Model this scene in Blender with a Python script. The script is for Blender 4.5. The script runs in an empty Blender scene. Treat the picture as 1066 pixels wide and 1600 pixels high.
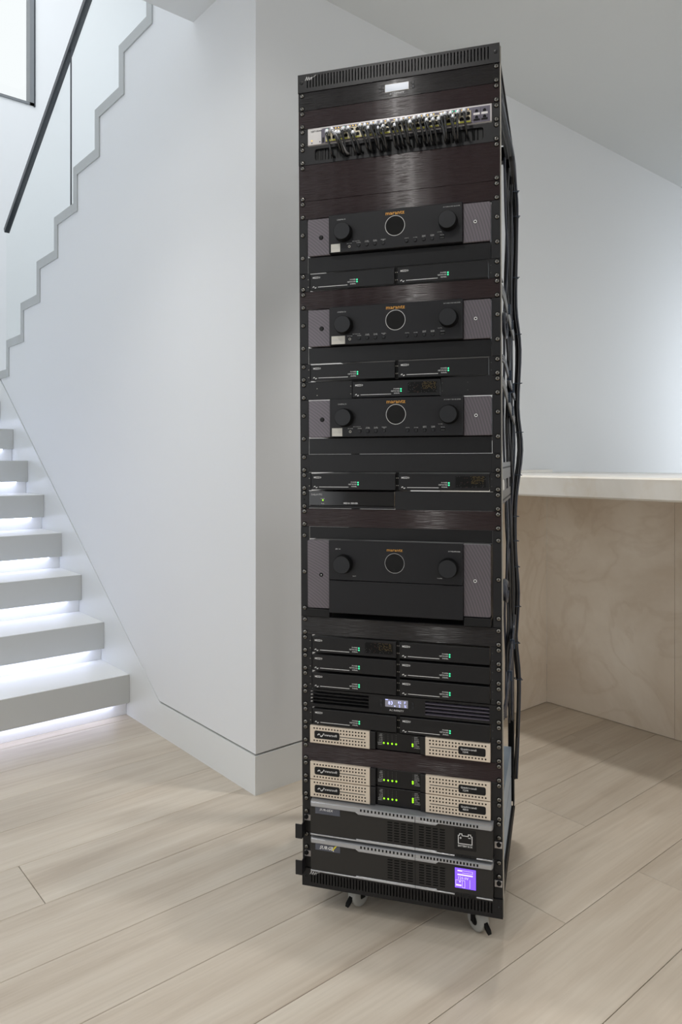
import bpy, math, random
from mathutils import Matrix, Vector
random.seed(7)
SC = bpy.context.scene
COL = SC.collection
# ------------------------------------------------------------------ camera, world, lights, exposure
H = 1.115                       # eye height
AZ = 0.70138                    # camera heading, right of the +Y axis of the room
cd = bpy.data.cameras.new('camera'); cam = bpy.data.objects.new('camera', cd); COL.objects.link(cam)
cam.location = (0, 0, H); cam.rotation_euler = (math.pi/2, 0, -AZ)
cd.sensor_fit = 'VERTICAL'; cd.sensor_height = 36.0; cd.sensor_width = 24.0
cd.lens = 36.0*1133.9/1600; cd.shift_y = (720.2-800)/1600; cd.clip_start = 0.05
SC.camera = cam
SC.view_settings.view_transform = 'Standard'; SC.view_settings.look = 'None'
SC.view_settings.exposure = 0.0; SC.view_settings.gamma = 1.0; SC.view_settings.use_curve_mapping = False
SC.cycles.max_bounces = 10; SC.cycles.diffuse_bounces = 6; SC.cycles.sample_clamp_indirect = 6.0
SC.cycles.caustics_reflective = False; SC.cycles.caustics_refractive = False
world = bpy.data.worlds.new('world'); SC.world = world; world.use_nodes = True
wb = world.node_tree.nodes['Background']; wb.inputs[0].default_value = (0.96, 0.985, 1.0, 1); wb.inputs[1].default_value = 1.02

def area(name, loc, aim, sx, sy, watts, col=(1, 1, 1), spread=180):
    l = bpy.data.lights.new(name, 'AREA'); l.shape = 'RECTANGLE'; l.size = sx; l.size_y = sy
    l.energy = watts; l.color = col; l.spread = math.radians(spread)
    o = bpy.data.objects.new(name, l); COL.objects.link(o); o.location = loc
    o.rotation_euler = (Vector(aim)-Vector(loc)).to_track_quat('-Z', 'Y').to_euler(); return o
def downlight(name, x, y, watts, angle=110, r=0.04, col=(1, 0.975, 0.945), z=2.76, blend=0.6):
    l = bpy.data.lights.new(name, 'SPOT'); l.energy = watts; l.spot_size = math.radians(angle); l.spot_blend = blend
    l.shadow_soft_size = r; l.color = col
    o = bpy.data.objects.new(name, l); COL.objects.link(o); o.location = (x, y, z); return o
# daylight falling down the stairwell from its roof window, and through unseen side windows
area('stairwell_daylight', (0.9, 4.3, 5.9), (0.9, 4.3, 0), 2.2, 2.6, 50, (0.95, 0.98, 1))
area('left_window_daylight', (-2.5, 1.6, 1.5), (1.3, 2.6, 1.3), 2.4, 2.0, 14, (0.97, 0.99, 1))
area('right_window_daylight', (5.4, 0.2, 1.5), (5.0, 2.03, 1.25), 1.0, 1.3, 12.5, (0.84, 0.92, 1), 95)
area('added_back_fill', (1.2, -2.45, 1.5), (2.0, 2.0, 0.7), 2.6, 2.0, 18, (1, 0.99, 0.98))  # added soft fill behind the camera for the right-hand floor and stone
downlight('ceiling_downlight_front', 0.06, 0.80, 36, 170, 0.04, blend=0.2)
downlight('added_shadow_spot_behind_rack', 1.85, 1.35, 76, 75, 0.05)  # added spot, throws the rack's shadow forward onto the floor
downlight('ceiling_downlight_middle', 0.6, -0.7, 40)
downlight('added_fill_spot_side', 2.3, 0.0, 12)  # added fill, brightens the floor and stone on the right
downlight('added_fill_spot_right', 1.5, -0.9, 6)  # added fill for the right part of the floor
downlight('added_fill_spot_left', -0.9, 0.9, 36)  # added fill from the left, raises the general brightness
downlight('ceiling_downlight_bar', 2.85, 1.0, 4)
downlight('ceiling_downlight_stair_edge', 0.5, 2.40, 26, 105, 0.05, blend=0.8)
downlight('added_shadow_spot_over_rack', 1.2237, 1.2455, 48, 52, 0.012, blend=0.9)  # added spot, placed to shape the shadow edge in front of the rack

# ------------------------------------------------------------------ materials
MATS = {}
def lin(c):
    return tuple((x/255/12.92 if x/255 <= 0.04045 else ((x/255+0.055)/1.055)**2.4) for x in c)+(1,)
def mat(name, rgb=(128, 128, 128), rough=0.5, metal=0.0, spec=0.5, emit=None, es=1.0, coat=0.0):
    m = bpy.data.materials.new(name); m.use_nodes = True; MATS[name] = m
    b = m.node_tree.nodes['Principled BSDF']
    b.inputs['Base Color'].default_value = lin(rgb); b.inputs['Roughness'].default_value = rough
    b.inputs['Metallic'].default_value = metal; b.inputs['Specular IOR Level'].default_value = spec
    b.inputs['Coat Weight'].default_value = coat
    if emit: b.inputs['Emission Color'].default_value = lin(emit); b.inputs['Emission Strength'].default_value = es
    return m
def nodes(m):
    t = m.node_tree; return t, t.nodes['Principled BSDF']
def nn(t, kind, **kw):
    n = t.nodes.new(kind)
    for k, v in kw.items():
        if k in n.inputs: n.inputs[k].default_value = v
        else: setattr(n, k, v)
    return n
def mapped(t, scale, coord='Object'):
    tc = t.nodes.new('ShaderNodeTexCoord'); mp = t.nodes.new('ShaderNodeMapping')
    mp.inputs['Scale'].default_value = scale; t.links.new(tc.outputs[coord], mp.inputs[0]); return mp
def bump(m, scale, strength, dist=0.001, detail=2.0, nscale=1.0):
    t, b = nodes(m); mp = mapped(t, scale)
    n = nn(t, 'ShaderNodeTexNoise', Scale=nscale, Detail=detail); t.links.new(mp.outputs[0], n.inputs['Vector'])
    bp = nn(t, 'ShaderNodeBump', Strength=strength, Distance=dist); t.links.new(n.outputs[0], bp.inputs['Height'])
    t.links.new(bp.outputs[0], b.inputs['Normal']); return n
def ramp(t, fac, stops):
    r = t.nodes.new('ShaderNodeValToRGB'); e = r.color_ramp.elements
    while len(e) < len(stops): e.new(0.5)
    for el, (p, c) in zip(e, stops): el.position = p; el.color = lin(c)
    t.links.new(fac, r.inputs[0]); return r

bump(mat('wall_paint', (229, 231, 233), 0.55, spec=0.3), (1, 1, 1), 0.05, 0.002, 3, 60)
bump(mat('ceiling_paint', (222, 225, 226), 0.8, spec=0.2), (1, 1, 1), 0.05, 0.002, 3, 60)
mat('trim_paint', (226, 228, 228), 0.35, spec=0.4)
mat('groove_shade', (170, 170, 166), 0.9, spec=0.1)
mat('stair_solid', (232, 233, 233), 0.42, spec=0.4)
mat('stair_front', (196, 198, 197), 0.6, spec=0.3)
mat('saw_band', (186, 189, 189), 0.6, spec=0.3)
mat('led_strip', (255, 255, 255), 0.5, emit=(214, 222, 255), es=9.0)
mat('rail_black', (38, 44, 52), 0.35, spec=0.5)
mat('window_frame', (120, 124, 128), 0.4)
mat('black_satin', (25, 25, 27), 0.42, spec=0.32)
mat('black_plastic', (22, 22, 24), 0.36, spec=0.32)
mat('black_deep', (9, 9, 10), 0.6, spec=0.2)
mat('chassis_black', (17, 17, 19), 0.5, spec=0.32)
mat('ear_black', (29, 29, 31), 0.45, spec=0.32)
mat('receiver_face', (27, 27, 30), 0.42, spec=0.32)
mat('knob_face', (36, 37, 40), 0.4, spec=0.32)
mat('glass_black', (6, 5, 6), 0.06, spec=0.5)
mat('amp_face', (26, 26, 28), 0.4, spec=0.32)
mat('gloss_black', (14, 12, 13), 0.08, spec=0.5)
mat('screw_steel', (120, 118, 114), 0.22, metal=1.0)
mat('screw_recess', (14, 14, 15), 0.5)
mat('frame_black', (19, 19, 21), 0.45, spec=0.32)
mat('bare_edge', (176, 172, 164), 0.45, metal=0.6)
mat('silver_plate', (176, 172, 172), 0.35, metal=0.55)
mat('silver_light', (200, 197, 196), 0.4, metal=0.35)
mat('slate_plate', (92, 88, 100), 0.4, metal=0.4)
mat('port_metal', (178, 170, 148), 0.4, metal=0.5)
mat('port_yellow', (196, 196, 70), 0.5)
mat('led_yellow', (240, 200, 70), 0.4, emit=(255, 205, 70), es=0.8)
mat('led_green', (70, 240, 170), 0.4, emit=(60, 235, 160), es=1.0)
mat('led_lime', (150, 240, 30), 0.4, emit=(150, 245, 30), es=1.2)
mat('led_off', (74, 74, 74), 0.5)
mat('print_white', (215, 215, 215), 0.6)
mat('print_grey', (188, 188, 188), 0.6)
mat('print_gold', (205, 150, 70), 0.4, metal=0.4)
mat('screen_pale', (70, 74, 80), 0.2, emit=(150, 160, 174), es=0.75)
mat('screen_grey', (110, 110, 118), 0.15, emit=(128, 126, 138), es=0.5)
mat('screen_digits', (190, 195, 255), 0.3, emit=(180, 186, 255), es=1.1)
mat('screen_purple', (120, 80, 240), 0.2, emit=(128, 88, 250), es=0.85)
mat('screen_lines', (220, 210, 255), 0.3, emit=(215, 200, 255), es=0.9)
mat('sticker', (200, 198, 190), 0.6)
mat('beige_metal', (210, 197, 180), 0.42, metal=0.0)
mat('beige_light', (225, 215, 200), 0.3, metal=0.3)
mat('hole_brown', (34, 24, 20), 0.7, spec=0.2)
mat('ups_face', (42, 41, 40), 0.42, spec=0.32)
mat('ups_silver', (172, 174, 178), 0.28, metal=0.55)
mat('ups_side', (160, 176, 192), 0.45, metal=0.3)
mat('badge', (88, 92, 104), 0.2, metal=0.4)
mat('yellow_print', (226, 210, 50), 0.5)
mat('cord_black', (20, 20, 22), 0.25, spec=0.7)
mat('cord_grey', (140, 140, 142), 0.4)
mat('plug_clear', (186, 189, 194), 0.2, spec=0.6)
mat('cable_black', (22, 22, 24), 0.32, spec=0.6)
mat('cable_blue', (50, 54, 66), 0.28, spec=0.7)
mat('cable_grey', (120, 122, 124), 0.4)
mat('tie', (60, 72, 88), 0.35)
mat('bracket_grey', (128, 128, 128), 0.45, metal=0.4)
mat('tyre', (150, 150, 146), 0.6)
mat('bristle', (20, 21, 22), 0.45, spec=0.4)
mat('mesh_amber', (120, 100, 52), 0.5)
mat('mesh_red', (92, 58, 46), 0.5)

def brushed(name, rgb, rough, an):
    m = mat(name, rgb, rough, metal=0.0, spec=0.45); t, b = nodes(m)
    tg = nn(t, 'ShaderNodeTangent'); tg.direction_type = 'UV_MAP'; tg.uv_map = 'UVMap'
    b.inputs['Anisotropic'].default_value = an; t.links.new(tg.outputs[0], b.inputs['Tangent'])
    mp = mapped(t, (22, 1, 700)); n = nn(t, 'ShaderNodeTexNoise', Scale=1.0, Detail=2.0)     # fine lines along the brushing
    t.links.new(mp.outputs[0], n.inputs['Vector'])
    mr = nn(t, 'ShaderNodeMapRange'); mr.inputs[1].default_value = 0.3; mr.inputs[2].default_value = 0.75; mr.inputs[3].default_value = 0.4; mr.inputs[4].default_value = 0.58
    t.links.new(n.outputs[0], mr.inputs[0]); t.links.new(mr.outputs[0], b.inputs['Specular IOR Level'])
    # the brushing scatters the reflection up and down only
    m2 = mapped(t, (25, 1, 3200)); n2 = nn(t, 'ShaderNodeTexNoise', Scale=1.0, Detail=0.0); t.links.new(m2.outputs[0], n2.inputs['Vector'])
    sb = nn(t, 'ShaderNodeMath', operation='MULTIPLY_ADD'); sb.inputs[1].default_value = 4.4; sb.inputs[2].default_value = -2.2; t.links.new(n2.outputs[0], sb.inputs[0])
    cz = t.nodes.new('ShaderNodeCombineXYZ'); t.links.new(sb.outputs[0], cz.inputs[2])
    ge = t.nodes.new('ShaderNodeNewGeometry'); va = nn(t, 'ShaderNodeVectorMath', operation='ADD'); t.links.new(ge.outputs['Normal'], va.inputs[0]); t.links.new(cz.outputs[0], va.inputs[1])
    vn = nn(t, 'ShaderNodeVectorMath', operation='NORMALIZE'); t.links.new(va.outputs[0], vn.inputs[0]); t.links.new(vn.outputs[0], b.inputs['Normal'])
brushed('brushed_black', (38, 25, 28), 0.28, 1.0)
brushed('brushed_grey', (28, 26, 28), 0.28, 1.0)

m = mat('cheek', (104, 98, 104), 0.4, metal=0.5); t, b = nodes(m)
mp = mapped(t, (1, 1, 1)); w = nn(t, 'ShaderNodeTexWave', Scale=48.0, Distortion=0.8, Detail=1.0); w.wave_type = 'RINGS'; w.rings_direction = 'Y'; mp.inputs['Location'].default_value = (0.33, 0.0, 0.12)
w.inputs['Detail Scale'].default_value = 0.4
t.links.new(mp.outputs[0], w.inputs['Vector']); bp = nn(t, 'ShaderNodeBump', Strength=0.10, Distance=0.0012)
t.links.new(w.outputs[1], bp.inputs['Height'])
rc = ramp(t, w.outputs[1], [(0.1, (98, 93, 98)), (0.9, (112, 106, 112))]); t.links.new(rc.outputs[0], b.inputs['Base Color'])

m = mat('oak', (190, 172, 150), 0.42, spec=0.4); t, b = nodes(m)
oi = t.nodes.new('ShaderNodeObjectInfo'); tc = t.nodes.new('ShaderNodeTexCoord')
ad = nn(t, 'ShaderNodeVectorMath', operation='ADD'); ml = nn(t, 'ShaderNodeMath', operation='MULTIPLY'); ml.inputs[1].default_value = 37.0
cx = t.nodes.new('ShaderNodeCombineXYZ'); t.links.new(oi.outputs['Random'], ml.inputs[0])
for i in range(3): t.links.new(ml.outputs[0], cx.inputs[i])
t.links.new(tc.outputs['Object'], ad.inputs[0]); t.links.new(cx.outputs[0], ad.inputs[1])
mp = nn(t, 'ShaderNodeMapping'); mp.inputs['Scale'].default_value = (0.9, 9, 1); t.links.new(ad.outputs[0], mp.inputs[0])
n1 = nn(t, 'ShaderNodeTexNoise', Scale=1.6, Detail=6.0, Roughness=0.6, Distortion=0.6); t.links.new(mp.outputs[0], n1.inputs['Vector'])
r1 = ramp(t, n1.outputs[0], [(0.28, (180, 167, 151)), (0.5, (194, 183, 168)), (0.75, (203, 194, 180))])
mp2 = nn(t, 'ShaderNodeMapping'); mp2.inputs['Scale'].default_value = (4, 120, 1); t.links.new(ad.outputs[0], mp2.inputs[0])
n2 = nn(t, 'ShaderNodeTexNoise', Scale=1.0, Detail=3.0); t.links.new(mp2.outputs[0], n2.inputs['Vector'])
mx = nn(t, 'ShaderNodeMix', data_type='RGBA', blend_type='MULTIPLY'); mx.inputs[0].default_value = 0.22
r2 = ramp(t, n2.outputs[0], [(0.3, (215, 212, 208)), (0.6, (255, 255, 255))])
t.links.new(r1.outputs[0], mx.inputs[6]); t.links.new(r2.outputs[0], mx.inputs[7])
hs = nn(t, 'ShaderNodeHueSaturation'); mr = nn(t, 'ShaderNodeMapRange'); mr.inputs[3].default_value = 0.93; mr.inputs[4].default_value = 1.04
t.links.new(oi.outputs['Random'], mr.inputs[0]); t.links.new(mr.outputs[0], hs.inputs['Value'])
t.links.new(mx.outputs[2], hs.inputs['Color']); t.links.new(hs.outputs[0], b.inputs['Base Color'])
bp = nn(t, 'ShaderNodeBump', Strength=0.12, Distance=0.001); t.links.new(n2.outputs[0], bp.inputs['Height']); t.links.new(bp.outputs[0], b.inputs['Normal'])
mat('floor_base', (120, 102, 84), 0.8)

def stone(name, a, bcol, c, vein):
    m = mat(name, a, 0.25, spec=0.45); t, b = nodes(m)
    mp = mapped(t, (1, 1, 1), 'Object')
    n0 = nn(t, 'ShaderNodeTexNoise', Scale=1.5, Detail=6.0, Roughness=0.55, Distortion=1.0); t.links.new(mp.outputs[0], n0.inputs['Vector'])
    r = ramp(t, n0.outputs[0], [(0.3, a), (0.52, bcol), (0.72, c)])
    n3 = nn(t, 'ShaderNodeTexNoise', Scale=2.1, Detail=4.0, Distortion=2.2); t.links.new(mp.outputs[0], n3.inputs['Vector'])
    sb = nn(t, 'ShaderNodeMath', operation='SUBTRACT'); sb.inputs[1].default_value = 0.5; t.links.new(n3.outputs[0], sb.inputs[0])
    ab = nn(t, 'ShaderNodeMath', operation='ABSOLUTE'); t.links.new(sb.outputs[0], ab.inputs[0])
    rv = ramp(t, ab.outputs[0], [(0.0, (255, 255, 255)), (0.05, (0, 0, 0))])
    mu = nn(t, 'ShaderNodeMath', operation='MULTIPLY'); mu.inputs[1].default_value = 0.16; t.links.new(rv.outputs[0], mu.inputs[0])
    mx = nn(t, 'ShaderNodeMix', data_type='RGBA'); t.links.new(mu.outputs[0], mx.inputs[0]); t.links.new(r.outputs[0], mx.inputs[6]); mx.inputs[7].default_value = lin(vein)
    t.links.new(mx.outputs[2], b.inputs['Base Color'])
stone('onyx_wall', (205, 190, 171), (221, 210, 195), (235, 227, 215), (180, 158, 132))
stone('onyx_top', (226, 219, 207), (238, 235, 228), (244, 242, 238), (216, 200, 174))

m = bpy.data.materials.new('clear_glass'); MATS['clear_glass'] = m; m.use_nodes = True; t = m.node_tree
t.nodes.remove(t.nodes['Principled BSDF']); out = t.nodes['Material Output']
tr = t.nodes.new('ShaderNodeBsdfTransparent'); tr.inputs[0].default_value = (0.985, 0.995, 0.992, 1)
gl = t.nodes.new('ShaderNodeBsdfGlossy'); gl.inputs['Roughness'].default_value = 0.02
ms = t.nodes.new('ShaderNodeMixShader'); ms.inputs[0].default_value = 0.035; t.links.new(tr.outputs[0], ms.inputs[1]); t.links.new(gl.outputs[0], ms.inputs[2]); t.links.new(ms.outputs[0], out.inputs[0])

# ------------------------------------------------------------------ mesh builder
ORG = {}          # origin of each thing in its builder frame
FR = {}           # frame of each thing: 'room' or 'rack'
class MB:
    def __init__(s): s.v = []; s.f = []; s.m = []; s.sm = []; s.mats = []; s.uv = False
    def mi(s, mt):
        if mt not in s.mats: s.mats.append(mt)
        return s.mats.index(mt)
    def add(s, vs, fs, mt, smooth=False):
        o = len(s.v); i = s.mi(mt); s.v += [tuple(v) for v in vs]
        for f in fs: s.f.append([o+k for k in f]); s.m.append(i); s.sm.append(smooth)
        return s
    def box(s, x0, x1, y0, y1, z0, z1, mt):
        v = [(x, y, z) for x in (x0, x1) for y in (y0, y1) for z in (z0, z1)]
        return s.add(v, [(0, 1, 3, 2), (4, 6, 7, 5), (0, 4, 5, 1), (2, 3, 7, 6), (0, 2, 6, 4), (1, 5, 7, 3)], mt)
    def bbox(s, x0, x1, y0, y1, z0, z1, mt, c=0.001):
        """box with chamfered front (-y) edges and rounded upright corners"""
        return s.plate([(x0, z0), (x1, z0), (x1, z1), (x0, z1)], y0, y1, mt, c)
    def plate(s, p, y0, y1, mt, c=0.0, smooth=False, front=None):
        """extrude a counter-clockwise (seen from -y) outline in x,z from y0 (front) to y1; chamfer c"""
        n = len(p); cx = sum(a for a, _ in p)/n; cz = sum(b for _, b in p)/n
        mnx, mxx = min(a for a, _ in p), max(a for a, _ in p); mnz, mxz = min(b for _, b in p), max(b for _, b in p)
        hx, hz = max((mxx-mnx)/2, 1e-6), max((mxz-mnz)/2, 1e-6); mx_, mz_ = (mnx+mxx)/2, (mnz+mxz)/2
        if c > 0:
            q = [(mx_+(a-mx_)*(1-c/hx), mz_+(b-mz_)*(1-c/hz)) for a, b in p]
            v = [(a, y0, b) for a, b in q]+[(a, y0+c, b) for a, b in p]+[(a, y1, b) for a, b in p]
        else:
            v = [(a, y0, b) for a, b in p]+[(a, y1, b) for a, b in p]
        L = len(v)//n
        s.add(v[:n], [tuple(range(n))], front or mt); o = len(s.v)-n
        i = s.mi(mt); s.v += v[n:]
        for r in range(L-1):
            for k in range(n):
                k2 = (k+1) % n
                s.f.append([o+r*n+k2, o+r*n+k, o+(r+1)*n+k, o+(r+1)*n+k2]); s.m.append(i); s.sm.append(smooth)
        s.f.append([o+(L-1)*n+k for k in reversed(range(n))]); s.m.append(i); s.sm.append(False)
        return s
    def xprism(s, prof, x0, x1, mt):
        n = len(prof); v = [(x0, y, z) for y, z in prof]+[(x1, y, z) for y, z in prof]
        f = [tuple(range(n)), tuple(reversed(range(n, 2*n)))]+[(k, n+k, n+(k+1) % n, (k+1) % n) for k in range(n)]
        f = [tuple(reversed(q)) for q in f]
        return s.add(v, f, mt)
    def lathe(s, x, z, prof, mt, n=24, smooth=True, cap=None):
        """surface of revolution about an axis along y through (x,z); prof = [(radius, y)...] front first"""
        v = [(x+r*math.cos(2*math.pi*k/n), y, z+r*math.sin(2*math.pi*k/n)) for r, y in prof for k in range(n)]
        f = []
        for i in range(len(prof)-1):
            for k in range(n):
                k2 = (k+1) % n; f.append((i*n+k2, i*n+k, (i+1)*n+k, (i+1)*n+k2))
        s.add(v, f, mt, smooth)
        o = len(s.v)-len(v); s.f.append([o+k for k in range(n)]); s.m.append(s.mi(cap or mt)); s.sm.append(False)
        l = len(prof)-1; s.f.append([o+l*n+k for k in reversed(range(n))]); s.m.append(s.mi(mt)); s.sm.append(False)
        return s
    def disc(s, x, z, r, y, mt, n=8):
        return s.add([(x+r*math.cos(2*math.pi*(k+.5)/n), y, z+r*math.sin(2*math.pi*(k+.5)/n)) for k in range(n)], [tuple(range(n))], mt)
    def ring(s, x, z, r0, r1, y, mt, n=32):
        v = [(x+r*math.cos(2*math.pi*k/n), y, z+r*math.sin(2*math.pi*k/n)) for r in (r0, r1) for k in range(n)]
        return s.add(v, [(k, n+k, n+(k+1) % n, (k+1) % n)[::-1] for k in range(n)], mt)
    def rect(s, x0, x1, z0, z1, y, mt):
        return s.add([(x0, y, z0), (x1, y, z0), (x1, y, z1), (x0, y, z1)], [(0, 1, 2, 3)], mt)
    def tube(s, pts, r, mt, n=8, sub=4):
        P = [Vector(p) for p in pts]; R = r if isinstance(r, (list, tuple)) else [r]*len(P)
        if sub > 1 and len(P) > 2:
            Q = []; RR = []
            for i in range(len(P)-1):
                a, b_, c_, d = P[max(i-1, 0)], P[i], P[i+1], P[min(i+2, len(P)-1)]
                for k in range(sub):
                    u = k/sub
                    Q.append(0.5*((2*b_)+(c_-a)*u+(2*a-5*b_+4*c_-d)*u*u+(3*b_-a-3*c_+d)*u**3)); RR.append(R[i]*(1-u)+R[i+1]*u)
            Q.append(P[-1]); RR.append(R[-1]); P, R = Q, RR
        N = None; v = []
        for i, p in enumerate(P):
            T = (P[min(i+1, len(P)-1)]-P[max(i-1, 0)]).normalized()
            if N is None:
                N = T.orthogonal().normalized()
            N = (N-T*N.dot(T)).normalized(); B = T.cross(N)
            v += [tuple(p+(N*math.cos(2*math.pi*k/n)+B*math.sin(2*math.pi*k/n))*R[i]) for k in range(n)]
        f = []
        for i in range(len(P)-1):
            for k in range(n):
                k2 = (k+1) % n; f.append((i*n+k, i*n+k2, (i+1)*n+k2, (i+1)*n+k))
        s.add(v, f, mt, True)
        o = len(s.v)-len(v); i = s.mi(mt)
        s.f.append([o+k for k in reversed(range(n))]); s.m.append(i); s.sm.append(False)
        s.f.append([o+(len(P)-1)*n+k for k in range(n)]); s.m.append(i); s.sm.append(False)
        return s
    def text(s, txt, x, z, size, y, mt, align='L', shear=0.0, xs=1.0, bold=0.0):
        vs, fs = glyphs(txt, bold)
        mxx = max((a for a, _ in vs), default=0)
        off = {'L': 0, 'C': -mxx*xs*size/2, 'R': -mxx*xs*size}[align]
        return s.add([(x+off+(a*xs+b*shear)*size, y, z+b*size) for a, b in vs], fs, mt)
    def build(s, name, parent=None, mats=None, stuff=False, kind=None, frame='room', label=None):
        org = ORG.get(parent.name, Vector((0, 0, 0))) if parent else Vector((0, 0, 0))
        root = parent
        me = bpy.data.meshes.new(name)
        me.from_pydata([(v[0]-org[0], v[1]-org[1], v[2]-org[2]) for v in s.v], [], s.f)
        for mt in s.mats: me.materials.append(MATS[mt])
        me.polygons.foreach_set('material_index', s.m); me.polygons.foreach_set('use_smooth', s.sm)
        if s.uv:
            ul = me.uv_layers.new(name='UVMap')
            for lp in me.loops:
                c = me.vertices[lp.vertex_index].co; ul.data[lp.index].uv = (c.z, c.x)
        me.update()
        o = bpy.data.objects.new(name, me); COL.objects.link(o)
        if parent: o.parent = parent; ORG[o.name] = org
        if stuff: o['kind'] = 'stuff'
        if kind: o['kind'] = kind
        if label: o['label'] = label
        return o
_gc = {}
def glyphs(txt, bold=0.0):
    if (txt, bold) not in _gc:
        cu = bpy.data.curves.new('lettering', 'FONT'); cu.body = txt; cu.resolution_u = 1; cu.offset = bold; cu.fill_mode = 'FRONT'
        o = bpy.data.objects.new('lettering', cu); COL.objects.link(o)
        dg = bpy.context.evaluated_depsgraph_get(); me = bpy.data.meshes.new_from_object(o.evaluated_get(dg))
        _gc[(txt, bold)] = ([(v.co.x, v.co.y) for v in me.vertices], [tuple(p.vertices) for p in me.polygons])
        bpy.data.objects.remove(o); bpy.data.curves.remove(cu); bpy.data.meshes.remove(me)
    return _gc[(txt, bold)]
def rr(x0, x1, z0, z1, r, n=4, which=(1, 1, 1, 1)):
    p = []
    for (cx, cz, a0, on) in ((x1-r, z0+r, -90, which[0]), (x1-r, z1-r, 0, which[1]), (x0+r, z1-r, 90, which[2]), (x0+r, z0+r, 180, which[3])):
        if on: p += [(cx+r*math.cos(math.radians(a0+90*k/n)), cz+r*math.sin(math.radians(a0+90*k/n))) for k in range(n+1)]
        else: p.append((cx+(r if a0 in (-90, 0) else -r), cz+(r if a0 in (0, 90) else -r)))
    return p

# rack frame: x = across the front, y = depth into the rack, z = down from the top edge (negative)
U = 0.04445; W = 0.487
P0 = (-0.10488206, 1.7939111, 0.94963489); YAW, PIT, ROL = -0.29012182, 0.00672832, -0.00347307
CR = Matrix(((math.cos(AZ), math.sin(AZ), 0), (-math.sin(AZ), math.cos(AZ), 0), (0, 0, 1)))
RM3 = CR @ Matrix.Rotation(YAW, 3, 'Z') @ Matrix.Rotation(ROL, 3, 'Y') @ Matrix.Rotation(PIT, 3, 'X')
RM = Matrix.Translation(CR @ Vector(P0)+Vector((0, 0, H))) @ RM3.to_4x4()
def thing(name, label, cat, org=(0, 0, 0), rack=True, group=None):
    o = bpy.data.objects.new(name, None); COL.objects.link(o); o.empty_display_size = 0.05
    ORG[o.name] = Vector(org)
    o.matrix_world = (RM @ Matrix.Translation(org)) if rack else Matrix.Translation(org)
    o['label'] = label; o['category'] = cat
    if group: o['group'] = group
    return o
def unit(name, label, cat, k0, k1, group=None, u=None):
    return thing(name, label, cat, (W/2 if u is None else u, 0, -k1*U), True, group)
def dup(root, label, dk=0.0, du=0.0, group=None, skip=()):
    r = root.copy(); COL.objects.link(r); r['label'] = label
    if group: r['group'] = group
    d = Vector((du, 0, -dk*U)); ORG[r.name] = ORG[root.name]+d
    r.matrix_world = RM @ Matrix.Translation(ORG[r.name])
    for ch in list(root.children):
        if ch.name.split('.')[0] in skip: continue
        c = ch.copy(); COL.objects.link(c); c.parent = r
        for g in ch.children:
            q = g.copy(); COL.objects.link(q); q.parent = c
    return r
def struct(mb, name):
    return mb.build(name, kind='structure')

# ------------------------------------------------------------------ the setting
XP, YW, ZC, XC = 1.342, 2.029, 2.772, 2.25          # stair wall plane, back wall plane, ceiling height
fl = MB().box(-2.6, 5.6, -2.6, 6.3, -0.12, -0.012, 'floor_base').build('floor', kind='structure')
ROWP = 0.2225; y_rows = [0.987+ROWP*k for k in range(-16, 10)]
joints = {0: 1.543, -1: 1.89, 4: 0.611, 1: -0.35, 2: 2.62, 3: -0.2, 5: -0.3, 6: -0.5, 7: -0.35, 8: -0.6, 9: -0.4, -2: 2.6, -3: 2.3}
for y0 in y_rows:
    k = round((y0-0.987)/ROWP); LP = 2.35
    j = joints.get(k, -2.0+random.random()*LP); x = j
    while x > -2.6: x -= LP
    while x < 5.6:
        a, e = max(x, -2.6), min(x+LP, 5.6)
        ylim = min(y0+ROWP, 3.07)
        if e-a > 0.03 and ylim-y0 > 0.03:
            g = 0.0007; c = 0.0012
            v = [(a+g, y0+g, -0.012), (e-g, y0+g, -0.012), (e-g, ylim-g, -0.012), (a+g, ylim-g, -0.012),
                 (a+g, y0+g, -c), (e-g, y0+g, -c), (e-g, ylim-g, -c), (a+g, ylim-g, -c),
                 (a+g+c, y0+g+c, 0), (e-g-c, y0+g+c, 0), (e-g-c, ylim-g-c, 0), (a+g+c, ylim-g-c, 0)]
            MB().add(v, [(8, 9, 10, 11), (4, 5, 9, 8), (5, 6, 10, 9), (6, 7, 11, 10), (7, 4, 8, 11),
                         (0, 1, 5, 4), (1, 2, 6, 5), (2, 3, 7, 6), (3, 0, 4, 7)], 'oak').build('plank', fl)
        x += LP
# ceiling: the main slab, and the slab on the room side of the stairwell
cb = MB(); cb.box(-2.6, 5.6, -2.6, YW, ZC, ZC+0.3, 'ceiling_paint'); cb.box(-2.6, XP, YW, 2.455, ZC, ZC+0.3, 'ceiling_paint')
struct(cb, 'ceiling')
struct(MB().box(XP+0.1, 5.6, YW, YW+0.12, 0.138, ZC, 'wall_paint'), 'wall_back')
struct(MB().box(XP+0.012, 5.6, YW+0.012, YW+0.1, 0.0, 0.131, 'groove_shade'), 'wall_back_footing')
bb = MB(); bb.box(XP+0.0051, XC+0.029, YW-0.001, YW+0.011, 0, 0.131, 'trim_paint'); struct(bb, 'baseboard_back')
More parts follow.
